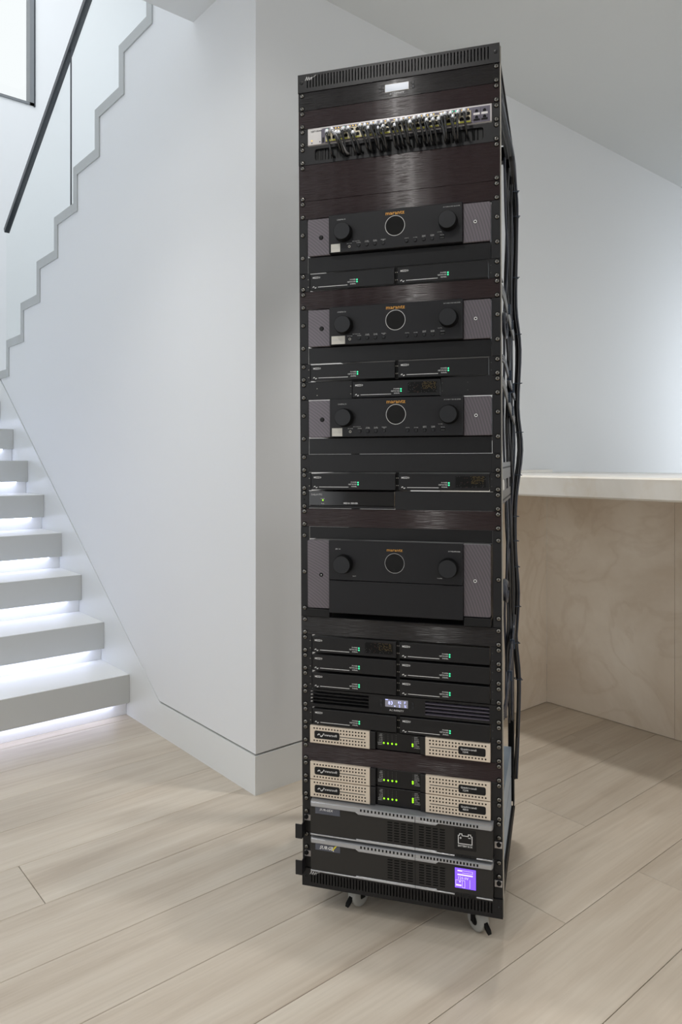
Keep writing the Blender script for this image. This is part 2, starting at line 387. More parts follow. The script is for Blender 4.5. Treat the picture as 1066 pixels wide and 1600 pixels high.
# stair wall: an upright panel with a stepped top, a sloping skirting below it, a thin groove between
saw_y = [2.28, 2.563, 2.845, 3.125, 3.403, 3.687, 3.97, 4.259, 4.555, 4.848, 5.27]
saw_z = [3.345, 3.16, 2.974, 2.789, 2.602, 2.421, 2.245, 2.0585, 1.873, 1.692]
path = [(saw_y[0], saw_z[0])]
for i in range(len(saw_z)):
    path += [(saw_y[i], saw_z[i]), (saw_y[i+1], saw_z[i])]
path = path[1:]
def yz_plate(mb, poly, x0, x1, mt):
    """extrude an outline in y,z along x"""
    n = len(poly); v = [(x0, a, b) for a, b in poly]+[(x1, a, b) for a, b in poly]
    f = [tuple(reversed(range(n))), tuple(range(n, 2*n))]+[(k, (k+1) % n, n+(k+1) % n, n+k) for k in range(n)]
    return mb.add(v, f, mt)
sl = 0.6636; g = 0.007
top = [(y, z) for y, z in path]
wall = [(YW, 0.131+g), (2.733, 0.131+g), (5.0, 1.645+g)]+[(5.27, 1.68)]+list(reversed(top))+[(2.28, 3.345+0.0), (YW, 3.345)]
struct(yz_plate(MB(), wall, XP, XP+0.1, 'wall_paint'), 'wall_stair')
struct(yz_plate(MB(), [(YW+0.013, 0), (5.27, 0), (5.27, 1.6), (YW+0.013, 1.6)], XP+0.006, XP+0.09, 'groove_shade'), 'wall_stair_core')
struct(yz_plate(MB(), [(YW, 0), (5.27, 0), (5.27, 1.82), (5.007, 1.645), (2.726, 0.131), (YW, 0.131)], XP-0.002, XP+0.005, 'trim_paint'), 'baseboard_stair')
band_in = []
bw = 0.05
outer = path
inner = [(y-bw, z-bw) for y, z in path]
tb = MB()
for i in range(len(saw_z)):                     # the stepped edging: a level and an upright strip per step
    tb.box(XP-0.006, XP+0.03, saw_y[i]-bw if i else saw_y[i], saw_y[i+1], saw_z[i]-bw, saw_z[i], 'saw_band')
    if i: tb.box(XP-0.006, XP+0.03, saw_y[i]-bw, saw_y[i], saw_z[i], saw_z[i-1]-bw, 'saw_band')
struct(tb, 'trim_1')
# stairwell shell
YE, XR = 6.2, 2.95
struct(MB().box(-0.35, 1.0, YE, YE+0.12, 0, 4.04, 'wall_paint').box(1.0, XR, YE, YE+0.12, 0, 4.04, 'wall_paint')
       .box(1.925, XR, YE, YE+0.12, 4.04, 6.0, 'wall_paint').box(-0.35, 0.6, YE, YE+0.12, 4.04, 6.0, 'wall_paint').box(0.6, 1.925, YE, YE+0.12, 5.7, 6.0, 'wall_paint'), 'wall_far')
struct(MB().box(XR, XR+0.1, YW+0.12, YE, 0, 6.0, 'wall_paint'), 'wall_stairwell_right')
struct(MB().box(-0.45, -0.35, 2.6, YE, 0, 6.0, 'wall_paint'), 'wall_stairwell_left')
struct(MB().box(-0.45, XR, 2.33, 2.45, ZC+0.3, 6.0, 'wall_paint'), 'wall_stairwell_front')
struct(MB().box(-2.7, -2.6, -2.6, 6.3, 0, 0.3, 'wall_paint').box(-2.7, -2.6, -2.6, 0.2, 0.3, ZC, 'wall_paint')
       .box(-2.7, -2.6, 3.2, 6.3, 0.3, ZC, 'wall_paint').box(-2.7, -2.6, 0.2, 3.2, 2.55, ZC, 'wall_paint'), 'wall_left')
struct(MB().box(-2.6, -0.45, 3.2, 3.3, 0, ZC, 'wall_paint'), 'wall_left_return')
struct(MB().box(-2.6, -0.1, -2.7, -2.6, 0, ZC, 'wall_paint').box(2.5, 5.6, -2.7, -2.6, 0, ZC, 'wall_paint')
       .box(-0.1, 2.5, -2.7, -2.6, 0, 0.5, 'wall_paint').box(-0.1, 2.5, -2.7, -2.6, 2.5, ZC, 'wall_paint'), 'wall_behind')
struct(MB().box(5.6, 5.7, -2.6, YW, 0, 0.8, 'wall_paint').box(5.6, 5.7, -2.6, -0.6, 0.8, ZC, 'wall_paint')
       .box(5.6, 5.7, 1.3, YW, 0.8, ZC, 'wall_paint').box(5.6, 5.7, -0.6, 1.3, 2.4, ZC, 'wall_paint'), 'wall_right')
win = MB()
wx0, wx1, wz0, wz1 = 0.6, 1.925, 4.036, 5.7
for a in ((wx0, wx0+.04, wz0, wz1), (wx1-.037, wx1, wz0, wz1), (wx0, wx1, wz0, wz0+.02), (wx0, wx1, wz1-.04, wz1)):
    win.box(a[0], a[1], YE-0.012, YE+0.08, a[2], a[3], 'window_frame')
wo = win.build('window_1', kind='structure')
MB().box(wx1-0.002, wx1+0.008, YE-0.014, YE+0.0, wz0-0.006, wz1, 'rail_black').build('outer_frame', wo)
MB().box(wx0+.04, wx1-.037, YE+0.03, YE+0.036, wz0+.02, wz1-.04, 'clear_glass').build('pane', wo)

# staircase: the lower flight of thick box treads lit from below, landing, upper flight on the stair wall
st = thing('staircase', 'white staircase of thick box treads with glowing gaps along the grey wall', 'staircase', (0.5, 3.0, 0), False)
Y0, RUN, RISE = 3.019, 0.2815, 0.1866
treads = [0.183, 0.364, 0.551, 0.737, 0.927, 1.117, 1.311, 1.5]
for i, z in enumerate(treads):
    y = Y0+RUN*i; x0, x1 = -0.345, XP-0.003
    tm = MB(); c = 0.002
    tm.box(x0, x1, y, y+RUN+0.045, z-0.124, z, 'stair_solid')
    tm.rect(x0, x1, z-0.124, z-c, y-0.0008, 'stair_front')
    t_ = tm.build('tread', st)
    zb = treads[i-1] if i else 0.0
    MB().box(x0, x1, y+0.032, y+0.05, zb+0.0005, z-0.1245, 'stair_solid').build('riser', st)
    MB().box(x0, x1-0.06, y+0.010, y+0.024, z-0.1262, z-0.1242, 'led_strip').build('light_strip', st, label='glowing white light strip under the tread')
MB().box(-0.345, XR-0.005, Y0+RUN*8+0.01, YE-0.005, 1.5, 1.69, 'stair_solid').build('landing', st)
up = MB()
for i in range(len(saw_z)-1):
    MB().box(XP+0.101, XR-0.005, max(saw_y[i], 2.46), saw_y[i+1], saw_z[i]-0.19, saw_z[i], 'stair_solid').build('tread', st)
# balustrade: dark handrail on glass panels with one dark joint post
bl = thing('balustrade', 'glass balustrade with slim dark handrail climbing the stepped wall', 'railing', (XP+0.02, 3.8, 2.43), False)
A, B = Vector((0, 4.934, 2.587)), Vector((0, 2.2, 4.204))
d = (B-A).normalized(); nrm = Vector((0, -d.z, d.y)); hb = MB()
q = [A-nrm*0.015, B-nrm*0.015, B+nrm*0.015, A+nrm*0.015]
yz_plate(hb, [(a.y, a.z) for a in q], XP+0.005, XP+0.035, 'rail_black'); hb.build('handrail', bl)
MB().box(XP+0.017, XP+0.023, 3.785, 3.792, 2.422, 3.252, 'rail_black').build('post', bl)
def rail_z(y): return A.z+(y-A.y)*(B.z-A.z)/(B.y-A.y)-0.02
for (ya, yb) in ((3.797, 4.92), (2.46, 3.779)):
    pl = [(yb, rail_z(yb)), (ya, rail_z(ya))]
    ys = [ya]+[y for y in saw_y if ya < y < yb]+[yb]; lo = []
    for i in range(len(ys)-1):
        mid = (ys[i]+ys[i+1])/2; k = max(j for j in range(len(saw_z)) if saw_y[j] <= mid)
        lo += [(ys[i], saw_z[k]), (ys[i+1], saw_z[k])]
    yz_plate(MB(), pl+lo, XP+0.015, XP+0.025, 'clear_glass').build('glass_panel', bl)

# stone bar: onyx top over recessed onyx panels
br = thing('bar_counter', 'pale onyx bar counter with thick slab top and recessed stone panels', 'counter', (2.5, 1.0, 0), False)
ct = MB(); c = 0.006
pr = [(XC, 0.986+c), (XC+c, 0.986), (3.25, 0.986), (3.25, 1.061), (XC+c, 1.061), (XC, 1.061-c)]
n = len(pr); y0, y1 = -1.0, YW-0.001
ct.add([(a, y0, z) for a, z in pr]+[(a, y1, z) for a, z in pr], [tuple(range(n)), tuple(reversed(range(n, 2*n)))]+[(k, n+k, n+(k+1) % n, (k+1) % n) for k in range(n)], 'onyx_top')
ct.build('countertop', br)
MB().box(XC+0.02, 3.04, YW-0.012, YW-0.0015, 1.0612, 1.0735, 'onyx_top').build('upstand', br)
MB().box(XC+0.03, 2.893, 1.95, YW-0.001, 0.002, 0.985, 'onyx_wall').build('stone_panel', br)
for ya, yb in ((1.3565, 1.949), (0.60, 1.3555), (-0.2, 0.599), (-1.0, -0.201)):
    MB().box(2.893, 2.945, ya, yb, 0.002, 0.985, 'onyx_wall').build('stone_panel', br)

# ------------------------------------------------------------------ rack frame
def Z(k): return -k*U
rk = thing('equipment_rack', 'tall black open equipment rack on casters full of audio gear', 'rack', (W/2, 0.25, Z(45)))
for name, x0, x1, y0, y1 in (('post', 0.001, 0.019, 0.004, 0.04), ('post', W-0.019, W-0.001, 0.004, 0.04), ('post', 0.001, 0.019, 0.455, 0.49), ('post', W-0.019, W-0.001, 0.455, 0.49)):
    pm = MB(); front = y0 < 0.1
    if x0 < 0.1: pm.box(x0, x0+0.003, y0, y1, Z(44.0), Z(0.6), 'frame_black')
    else: pm.box(x1-0.003, x1, y0, y1, Z(44.0), Z(0.6), 'frame_black')
    ya = y0 if front else y1-0.003
    pm.box(x0, x1, ya, ya+0.003, Z(44.0), Z(0.6), 'frame_black'); pm.build(name, rk)
for x in (0.0, W+0.0002):
    MB().box(x-0.0003 if x else -0.0008, x+0.0022 if x else 0.0, 0.0, 0.006, Z(44.98), Z(0.12), 'bare_edge').build('edge_strip', rk, label='bare metal edge of the rack front')
for k, k_e in ((1.0, 1.9), (43.95, 44.3)):
    for x0, x1 in ((0.0015, 0.0175), (W-0.0175, W-0.0015)):
        MB().box(x0, x1, 0.041, 0.454, Z(k_e), Z(k), 'frame_black').build('side_rail', rk)
    MB().box(0.02, W-0.02, 0.46, 0.488, Z(k+0.9), Z(k), 'frame_black').build('back_rail', rk)
MB().box(0.0, W, 0.012, 0.49, Z(0.62), Z(0.55), 'frame_black').build('top_plate', rk)
MB().box(0.0, W, 0.012, 0.49, Z(44.4), Z(44.3), 'frame_black').build('base_plate', rk)
def vent_cap(k0, kt, kb, x_logo, zlogo):
    pm = MB(); x0, x1, z0, z1, y0, y1 = 0.0, W, Z(k0+1), Z(k0), -0.006, 0.0025
    slots = [0.0247+0.007665*i for i in range(58)]; sw = 0.0027; za, zb = Z(kb), Z(kt)
    pm.box(x0, x1, y0, y1, zb, z1, 'black_satin'); pm.box(x0, x1, y0, y1, z0, za, 'black_satin')
    e = x0
    for s_ in slots:
        pm.box(e, s_-sw/2, y0, y1, za, zb, 'black_satin'); e = s_+sw/2
    pm.box(e, x1, y0, y1, za, zb, 'black_satin')
    pm.box(x0, x1, y1, y1+0.01, z0, z0+0.0015, 'black_satin'); pm.box(x0, x1, y1, y1+0.01, z1-0.0015, z1, 'black_satin')
    o = pm.build('vented_panel', rk)
    MB().box(0.02, W-0.02, 0.011, 0.012, z0+0.002, z1-0.002, 'black_deep').build('shade_backing', o)  # dark sheet added behind the slots to stand in for shade inside
    lm = MB(); lx, lz = x_logo, zlogo
    for i in range(3):          # slanted hand-drawn mark with a trailing dash
        a = lx+i*0.0055
        lm.add([(a, y0-0.0003, lz), (a+0.0013, y0-0.0003, lz), (a+0.0055, y0-0.0003, lz+0.009-0.001*i), (a+0.0042, y0-0.0003, lz+0.009-0.001*i)], [(0, 1, 2, 3)], 'print_white')
        lm.add([(a+0.0045, y0-0.0003, lz+0.009-0.001*i), (a+0.0056, y0-0.0003, lz+0.0082-0.001*i), (a+0.0062, y0-0.0003, lz+0.0005), (a+0.0052, y0-0.0003, lz+0.0005)], [(0, 3, 2, 1)], 'print_white')
    lm.add([(lx+0.016, y0-0.0003, lz+0.0045), (lx+0.016, y0-0.0003, lz+0.0035), (lx+0.029, y0-0.0003, lz+0.0095), (lx+0.029, y0-0.0003, lz+0.0103)], [(0, 1, 2, 3)], 'print_white')
    lm.build('printed_mark', o, stuff=True)
    for x in (0.0098, W-0.0085):
        MB().lathe(x, Z(k0+0.45), [(0.0012, y0-0.0014), (0.0024, y0-0.0016), (0.0042, y0-0.0006), (0.0045, y0)], 'black_satin', 12, cap='black_deep').build('screw', rk)
vent_cap(0, 0.13, 0.77, 0.019, Z(0.36)); vent_cap(44, 0.22+44, 0.77+44, 0.020, Z(44.33))
# casters: fork, wheel, brake pedal; feet of the wheels on the floor
zc = lambda x, y, z: (RM @ Vector((x, y, z))).z
for (x, y, rot, tyre) in ((0.124, 0.052, -0.5, 'tyre'), (0.430, 0.040, 0.8, 'tyre'), (0.08, 0.44, 0.2, 'tyre'), (0.42, 0.44, 0.4, 'tyre')):
    zf = Z(45)-zc(x, y, Z(45))          # local height of the floor
    R = 0.0275; Rm = Matrix.Translation((x, y, 0)) @ Matrix.Rotation(rot, 4, 'Z')
    def put(mb, o_name, par=None):
        mb.v = [tuple(Rm @ Vector(v)) for v in mb.v]; return mb.build(o_name, par or rk)
    # the wheel's axle runs along the local x: build about y, then turn
    def turned(mb):
        mb.v = [(v[1], -v[0], v[2]) for v in mb.v]; return mb
    wz = zf+R+0.0004
    fk = MB(); fk.lathe(0, 0, [(0.012, -0.006), (0.016, 0.0)], 'black_deep', 14)
    fk.v = [(v[0], v[2], Z(44.42)+v[1]*1.5) for v in fk.v]
    for sx in (-1, 1):
        fk.box(sx*0.0165-0.0012, sx*0.0165+0.0012, -0.001, 0.013, wz-0.004, Z(44.45), 'black_deep')
    fk.box(-0.0175, 0.0175, -0.010, 0.020, Z(44.6), Z(44.45), 'black_deep')
    f_ = put(fk, 'caster')
    whl = MB(); whl.lathe(0, wz, [(R*0.4, -0.0135), (R*0.8, -0.0132), (R*0.95, -0.0112), (R, -0.007), (R, 0.007), (R*0.95, 0.0112), (R*0.8, 0.0132), (R*0.4, 0.0135)], tyre, 26)
    whl.lathe(0, wz, [(R*0.2, -0.0150), (R*0.36, -0.0146), (R*0.42, -0.0136)], 'black_deep', 18)
    turned(whl); whl.v = [(v[0], v[1]+0.006, v[2]) for v in whl.v]; put(whl, 'wheel', f_)
    bp_ = MB(); bp_.xprism([(-0.029, wz-0.013), (-0.036, wz-0.016), (-0.034, wz-0.008), (-0.012, wz+0.012), (-0.008, wz+0.006)], -0.005, 0.005, 'black_deep')
    put(bp_, 'brake_pedal', f_)

# screws: one shared mesh, a child of whatever it fixes
_scr = []
def screw(par, x, k, y=-0.0032):
    if not _scr:
        s_ = MB(); s_.lathe(0, 0, [(0.0063, -0.0002), (0.0065, 0.0)], 'black_deep', 14)
        s_.lathe(0, 0, [(0.0012, -0.0036), (0.0032, -0.0033), (0.0048, -0.0022), (0.0055, -0.0003)], 'screw_steel', 14)
        for a in (0, 1):
            w_, h_ = (0.0019, 0.0006) if a else (0.0006, 0.0019)
            s_.rect(-w_, w_, -h_, h_, -0.00375, 'screw_recess')
        o = s_.build('screw', None); _scr.append(o.data); bpy.data.objects.remove(o)
    o = bpy.data.objects.new('screw', _scr[0]); COL.objects.link(o); o.parent = par
    og = ORG[par.name]; o.location = (x-og[0], y-og[1], Z(k)-og[2]); o.rotation_euler = (0, random.random()*3, 0)
XL, XRR = 0.0105, 0.4793
def screws1(par, k, y=-0.0032, left=True, right=True):
    for dk in (0.16, 0.87):
        if left: screw(par, XL, k+dk, y)
        if right: screw(par, XRR, k+dk, y)

def blank(k, h, label, mt='brushed_black', x0=0.0, x1=W, right=True, left=True):
    t_ = unit('blank_panel', label, 'panel', k, k+h, 'blank panels of the rack', (x0+x1)/2)
    p_ = MB(); p_.uv = True; p_.bbox(x0+0.0002, x1-0.0002, -0.0032, 0.0, Z(k+h)+0.0003, Z(k)-0.0003, mt, 0.0006); p_.build('plate', t_)
    hh = MB(); hh.box(x0+0.02, x1-0.02, 0.0, 0.012, Z(k+h)+0.0006, Z(k+h)+0.002, 'black_satin'); hh.box(x0+0.02, x1-0.02, 0.0, 0.012, Z(k)-0.002, Z(k)-0.0006, 'black_satin'); hh.build('flange', t_)
    for i in range(h):
        if h == 1: screws1(t_, k, left=left, right=right)
        elif i == 0:
            for x in (XL, XRR): screw(t_, x, k+0.16)
        elif i == h-1:
            for x in (XL, XRR): screw(t_, x, k+h-0.13)
    return t_
blank(2, 1, 'brushed black blank panel directly above the silver network switch')
blank(5, 2, 'tallest brushed black blank panel, directly under the brush strip panel')
blank(7, 1, 'brushed black blank panel touching the top of the topmost receiver')
blank(12, 1, 'brushed black blank panel touching the top of the second receiver from above')
blank(24, 1, 'brushed black blank panel between the half-width player and the tall receiver')
blank(30, 1, 'brushed dark blank panel under the tall receiver, above three amplifier rows', 'brushed_grey')
blank(37, 1, 'brushed black blank panel between the upper two beige amplifiers')

# ------------------------------------------------------------------ controller with pale display, fan panel
def display_unit(k, name, label, screen_mat, lit):
    t_ = unit(name, label, 'panel', k, k+1)
    yf = -0.0036
    p_ = MB(); p_.uv = True
    if lit:
        z0, z1 = Z(k+1)+0.0003, Z(k)-0.0003; va, vb = Z(k+0.86), Z(k+0.12)
        p_.box(0.0002, W-0.0002, yf, 0, z0, va, 'black_satin'); p_.box(0.0002, W-0.0002, yf, 0, vb, z1, 'black_satin')
        for a, e in ((0.0002, 0.0235), (0.172, 0.3095), (0.458, W-0.0002)): p_.box(a, e, yf, 0, va, vb, 'black_satin')
    else:
        p_.bbox(0.0002, W-0.0002, yf, 0, Z(k+1)+0.0003, Z(k)-0.0003, 'brushed_grey', 0.0006)
    f_ = p_.build('faceplate', t_)
    MB().box(0.024, W-0.024, 0.0125, 0.13 if lit else 0.04, Z(k+0.97), Z(k+0.03), 'chassis_black').build('chassis', t_)
    if lit:
        for a, e in ((0.0235, 0.172), (0.3095, 0.458)):
            for i in range(4):
                zz = Z(k+0.25+0.19*i)
                MB().xprism([(yf-0.001, zz-0.0012), (yf-0.001, zz+0.0006), (0.004, zz+0.002), (0.004, zz+0.0006)], a, e, 'black_satin' if a < 0.1 else 'slate_plate').build('louver_slat', t_)  # right-hand slats coloured lighter to stand in for edges catching light
            for j in range(3):
                MB().lathe(a+0.025+0.048*j, Z(k+0.49), [(0.005, 0.0085), (0.0115, 0.0085), (0.012, 0.0124)], 'chassis_black', 16).build('fan_hub', t_)
    sx0, sx1 = (0.2204, 0.2764) if not lit else (0.2128, 0.2681); sz0, sz1 = (Z(k+0.64), Z(k+0.265)) if not lit else (Z(k+0.6), Z(k+0.19))
    s_ = MB(); s_.bbox(sx0-0.0008, sx1+0.0008, yf-0.0008, yf, sz0-0.0008, sz1+0.0008, 'bare_edge' if not lit else 'black_satin', 0.0003)
    s_.rect(sx0, sx1, sz0, sz1, yf-0.001, screen_mat); so = s_.build('display', t_)
    if lit:
        d_ = MB(); d_.text('83', sx0+0.007, sz0+0.0055, 0.0125, yf-0.0012, 'screen_digits', bold=0.01)
        d_.text('82', sx0+0.031, sz0+0.0095, 0.0085, yf-0.0012, 'screen_digits', bold=0.01); d_.text('F', sx0+0.046, sz0+0.0095, 0.0085, yf-0.0012, 'screen_digits', bold=0.01)
        d_.text('2', sx0+0.033, sz0+0.0012, 0.0085, yf-0.0012, 'screen_digits', bold=0.01); d_.text('%', sx0+0.046, sz0+0.0012, 0.0085, yf-0.0012, 'screen_digits', bold=0.01)
        d_.rect(sx0+0.0006, sx0+0.007, sz1-0.002, sz1-0.0004, yf-0.0012, 'screen_digits'); d_.rect(sx0+0.022, sx0+0.025, sz0+0.0015, sz0+0.004, yf-0.0012, 'screen_digits')
        d_.build('digits', so, stuff=True)
    for bx in ((0.2049, 0.2844) if not lit else (0.1995, 0.2765)):
        for j in range(2):
            zz = Z(k+0.26+0.2*j)
            MB().bbox(bx, bx+0.006, yf-0.0012, yf, zz-0.0075, zz, 'knob_face', 0.0005).build('button', t_)
    MB().text('AC INFINITY', (sx0+sx1)/2, Z(k+0.82), 0.0062, yf-0.0005, 'print_white', 'C').build('lettering', t_, stuff=True)
    screws1(t_, k, yf)
display_unit(1, 'fan_controller', 'black controller panel with a pale blank display near the rack top', 'screen_pale', False)
display_unit(34, 'fan_unit', 'black louvered fan panel with a lit violet temperature display', 'screen_grey', True)

# ------------------------------------------------------------------ network switch, patch cords, brush panel
t_ = sw = unit('network_switch', 'silver network switch with many ports and yellow lights near the rack top', 'network switch', 3, 4)
for a, e in ((0.0, 0.0245), (0.470, W)): MB().bbox(a, e, -0.003, 0.0, Z(4)+0.0003, Z(3)-0.0003, 'ear_black', 0.0005).build('ear', t_)
screws1(t_, 3, -0.003)
yf = -0.006
MB().bbox(0.0247, 0.4697, yf, 0.0, Z(3.97), Z(3.03), 'silver_plate', 0.0012).build('faceplate', t_)
MB().box(0.0247, 0.4697, 0.0005, 0.25, Z(3.97), Z(3.03), 'chassis_black').build('chassis', t_)
MB().rect(0.026, 0.0597, Z(3.95), Z(3.11), yf-0.0003, 'silver_light').build('side_plate', t_)
MB().plate(rr(0.0605, 0.4655, Z(3.94), Z(3.13), 0.005, 4, (0, 0, 1, 0)), yf-0.0006, yf, 'slate_plate').build('port_field', t_)
MB().text('NETGEAR', 0.0335, Z(3.27), 0.0058, yf-0.0006, 'chassis_black', bold=0.02, xs=1.1).build('lettering', t_, stuff=True)
ld = MB()
for (x, k_, mt) in ((0.036, 3.4, 'print_white'), (0.036, 3.73, 'led_yellow'), (0.036, 3.86, 'chassis_black'), (0.0565, 3.83, 'chassis_black')): ld.rect(x-0.0013, x+0.0013, Z(k_)-0.0013, Z(k_)+0.0013, yf-0.0006, mt)
ld.box(0.063, 0.0675, yf-0.0009, yf-0.0006, Z(3.9), Z(3.62), 'chassis_black')
for i in range(48):
    x = 0.0755+0.00725*i
    mt = 'led_yellow' if random.random() < 0.72 else ('led_off' if random.random() < 0.7 else 'led_green')
    ld.rect(x-0.0014, x+0.0014, Z(3.2)-0.0010, Z(3.2)+0.0010, yf-0.0009, mt)
ld.build('indicator_lights', t_, stuff=True)
pb = MB(); pb.bbox(0.0715, 0.4228, yf-0.0035, yf-0.0006, Z(3.9), Z(3.29), 'port_metal', 0.0006)
for i in range(24): pb.rect(0.0725+0.01462*i+0.001, 0.0725+0.01462*i+0.0125, Z(3.9)+0.0003, Z(3.82), yf-0.0037, 'port_yellow')
pbo = pb.build('port_block', t_)
pm_ = MB(); pm_.plate([(-0.0048, -0.0038), (0.0048, -0.0038), (0.0048, 0.0028), (0.0026, 0.0028), (0.0026, 0.0045), (-0.0026, 0.0045), (-0.0026, 0.0028), (-0.0048, 0.0028)], -0.0001, 0.0, 'black_deep'); po = pm_.build('port', None)
PORT = po.data; bpy.data.objects.remove(po)
for i in range(24):
    for k_ in (3.44, 3.70):
        o = bpy.data.objects.new('port', PORT); COL.objects.link(o); o.parent = pbo; og = ORG[t_.name]
        o.location = (0.0797+0.01462*i-og[0], yf-0.0037-og[1], Z(k_)-og[2])
for x0 in (0.4275, 0.4455):
    cg = MB(); cg.bbox(x0, x0+0.0155, yf-0.002, yf-0.0005, Z(3.84), Z(3.22), 'slate_plate', 0.0004); cg.rect(x0+0.0005, x0+0.015, Z(3.56), Z(3.45), yf-0.0024, 'silver_light')
    for k_ in (3.36, 3.68):
        cg.rect(x0+0.004, x0+0.0115, Z(k_+0.06), Z(k_-0.04), yf-0.0024, 'black_deep'); cg.rect(x0+0.0055, x0+0.010, Z(k_-0.04), Z(k_-0.08), yf-0.0024, 'black_deep')
    cg.rect(x0+0.001, x0+0.0145, Z(3.83), Z(3.76), yf-0.0024, 'black_deep'); cg.build('fibre_cage', t_)

t_ = unit('brush_panel', 'black cable panel with a long brush slot below the network switch', 'panel', 4, 5)
p_ = MB(); yf2 = -0.0036; s0, s1, za, zb = 0.0427, 0.4502, Z(4.82), Z(4.18)
p_.box(0.0002, W-0.0002, yf2, 0, Z(5)+0.0003, za, 'ear_black'); p_.box(0.0002, W-0.0002, yf2, 0, zb, Z(4)-0.0003, 'ear_black')
p_.box(0.0002, s0, yf2, 0, za, zb, 'ear_black'); p_.box(s1, W-0.0002, yf2, 0, za, zb, 'ear_black')
for cx, sx in ((s0, 1), (s1, -1)):
    for cz, sz in ((za, 1), (zb, -1)):
        r_ = 0.006; pts = [(cx, cz)]+[(cx+sx*r_*(1-math.sin(a)), cz+sz*r_*(1-math.cos(a))) for a in [math.pi/2*i/5 for i in range(6)]]
        if sx*sz < 0: pts = pts[::-1]
        p_.plate(pts, yf2, 0, 'ear_black')
p_.build('faceplate', t_); screws1(t_, 4, yf2)
br_ = MB(); x = s0-0.001
while x < s1+0.001:
    w_ = random.uniform(0.0012, 0.0024); br_.box(x, x+w_, random.uniform(0.001, 0.003), 0.0055, za-0.002, zb+0.002, 'bristle' if random.random() < 0.8 else 'black_deep'); x += w_+0.0002
br_.build('brush', t_, stuff=True)
# cords: (x, k of the plug, kind); they droop forward and run back in through the brush
cords = [(0.080, 3.42, 0), (0.0928, 3.42, 2), (0.105, 3.62, 1), (0.112, 3.64, 1), (0.121, 3.40, 0), (0.1335, 3.42, 0), (0.1455, 3.70, 0), (0.163, 3.40, 0), (0.1747, 3.40, 0), (0.1856, 3.62, 0), (0.1917, 3.44, 0), (0.2023, 3.40, 0), (0.2060, 3.66, 0),
         (0.216, 3.40, 0), (0.2203, 3.64, 0), (0.2326, 3.40, 0), (0.2474, 3.62, 0), (0.251, 3.38, 0), (0.2626, 3.38, 0), (0.2755, 3.38, 0), (0.284, 3.62, 0), (0.293, 3.38, 0), (0.3057, 3.40, 0), (0.318, 3.38, 0), (0.3225, 3.62, 0),
         (0.3335, 3.40, 0), (0.3375, 3.62, 0), (0.350, 3.60, 0), (0.357, 3.42, 0), (0.366, 3.40, 0), (0.3785, 3.42, 0), (0.3834, 3.62, 0), (0.396, 3.42, 0), (0.4096, 3.42, 0)]
ordn = ['first', 'second', 'third', 'fourth', 'fifth', 'sixth', 'seventh', 'eighth', 'ninth', 'tenth', 'eleventh', 'twelfth', 'thirteenth', 'fourteenth', 'fifteenth', 'sixteenth', 'seventeenth', 'eighteenth', 'nineteenth', 'twentieth']
ordn += ['twenty-'+q for q in ordn[:9]]+['thirtieth']+['thirty-'+q for q in ordn[:9]]
nb = 0
for i, (x, k_, kind) in enumerate(cords):
    k_ += 0.05
    if kind == 2: lab = 'grey patch cord among the black ones at the left end of the silver switch'
    else:
        lab = 'thin black patch cord hanging from the silver switch, %s from the left' % ordn[nb]; nb += 1
    c_ = thing('patch_cord', lab, 'cable', (x, yf-0.012, Z(k_)), True, 'patch cords of the network switch')
    pg = MB(); pg.box(x-0.0042, x+0.0042, yf-0.015, yf-0.004, Z(k_)-0.003, Z(k_)+0.0035, 'plug_clear'); pg.build('plug', c_, label='clear plastic plug')
    mt = 'cord_grey' if kind == 2 else 'cord_black'; z0 = Z(k_); lean = random.uniform(0.004, 0.016) if x < 0.36 else random.uniform(-0.003, 0.006)
    if kind == 2: lean = 0.03
    out = random.uniform(0.024, 0.034)
    zend = Z(random.uniform(4.58, 4.76))
    pts = [(x+lean*0.1, yf-out*0.92, z0-0.0055), (x+lean*0.22, yf-out-0.002, z0-0.0105), (x+lean*0.4, yf-out-0.003, z0-0.018), (x+lean*0.8, yf-out+0.002, z0*0.35+zend*0.65), (x+lean*1.1, yf-0.012, zend-0.002), (x+lean*1.2, 0.004, zend)]
    MB().tube(pts, [0.0028, 0.0030, 0.0029, 0.0028, 0.0028, 0.0028], mt, 7, 3).build('lead', c_)
    MB().tube([(x, yf-0.0135, z0+0.0005), (x+lean*0.04, yf-out*0.75, z0-0.0005), (x+lean*0.12, yf-out*0.96, z0-0.0045), (x+lean*0.20, yf-out-0.002, z0-0.0095)], [0.0048, 0.0050, 0.0047, 0.0036], 'plug_clear', 8, 3).build('boot', c_, label='pale plug boot')

# ------------------------------------------------------------------ receivers on their shelves
def shelf(k, h, label, scr, top=False):
    t_ = unit('rack_shelf', label, 'rack shelf', k, k+h)
    for x0, x1 in ((0.0002, 0.0222), (0.4672, W-0.0002)):
        MB().bbox(x0, x1, -0.0032, 0.0, Z(k+h)+0.0003, Z(k)-0.0003, 'ear_black', 0.0006).build('ear', t_)
    for s_ in scr:
        for x in (XL-0.0005, XRR+0.0005): screw(t_, x, k+s_)
    a, e = (k, k+0.66) if top else (k+2.12, k+3.0)
    MB().bbox(0.0232, 0.4662, -0.002, 0.0, Z(e)+0.0003, Z(a)-0.0003, 'black_plastic', 0.0006).build('front_lip', t_)
    zb = Z(k+4.995) if top else Z(k+2.135)
    MB().box(0.0235, 0.4655, 0.0005, 0.40, zb-0.0012, zb, 'chassis_black').build('tray', t_)
    return t_
LBL = ('topmost', 'second', 'third')
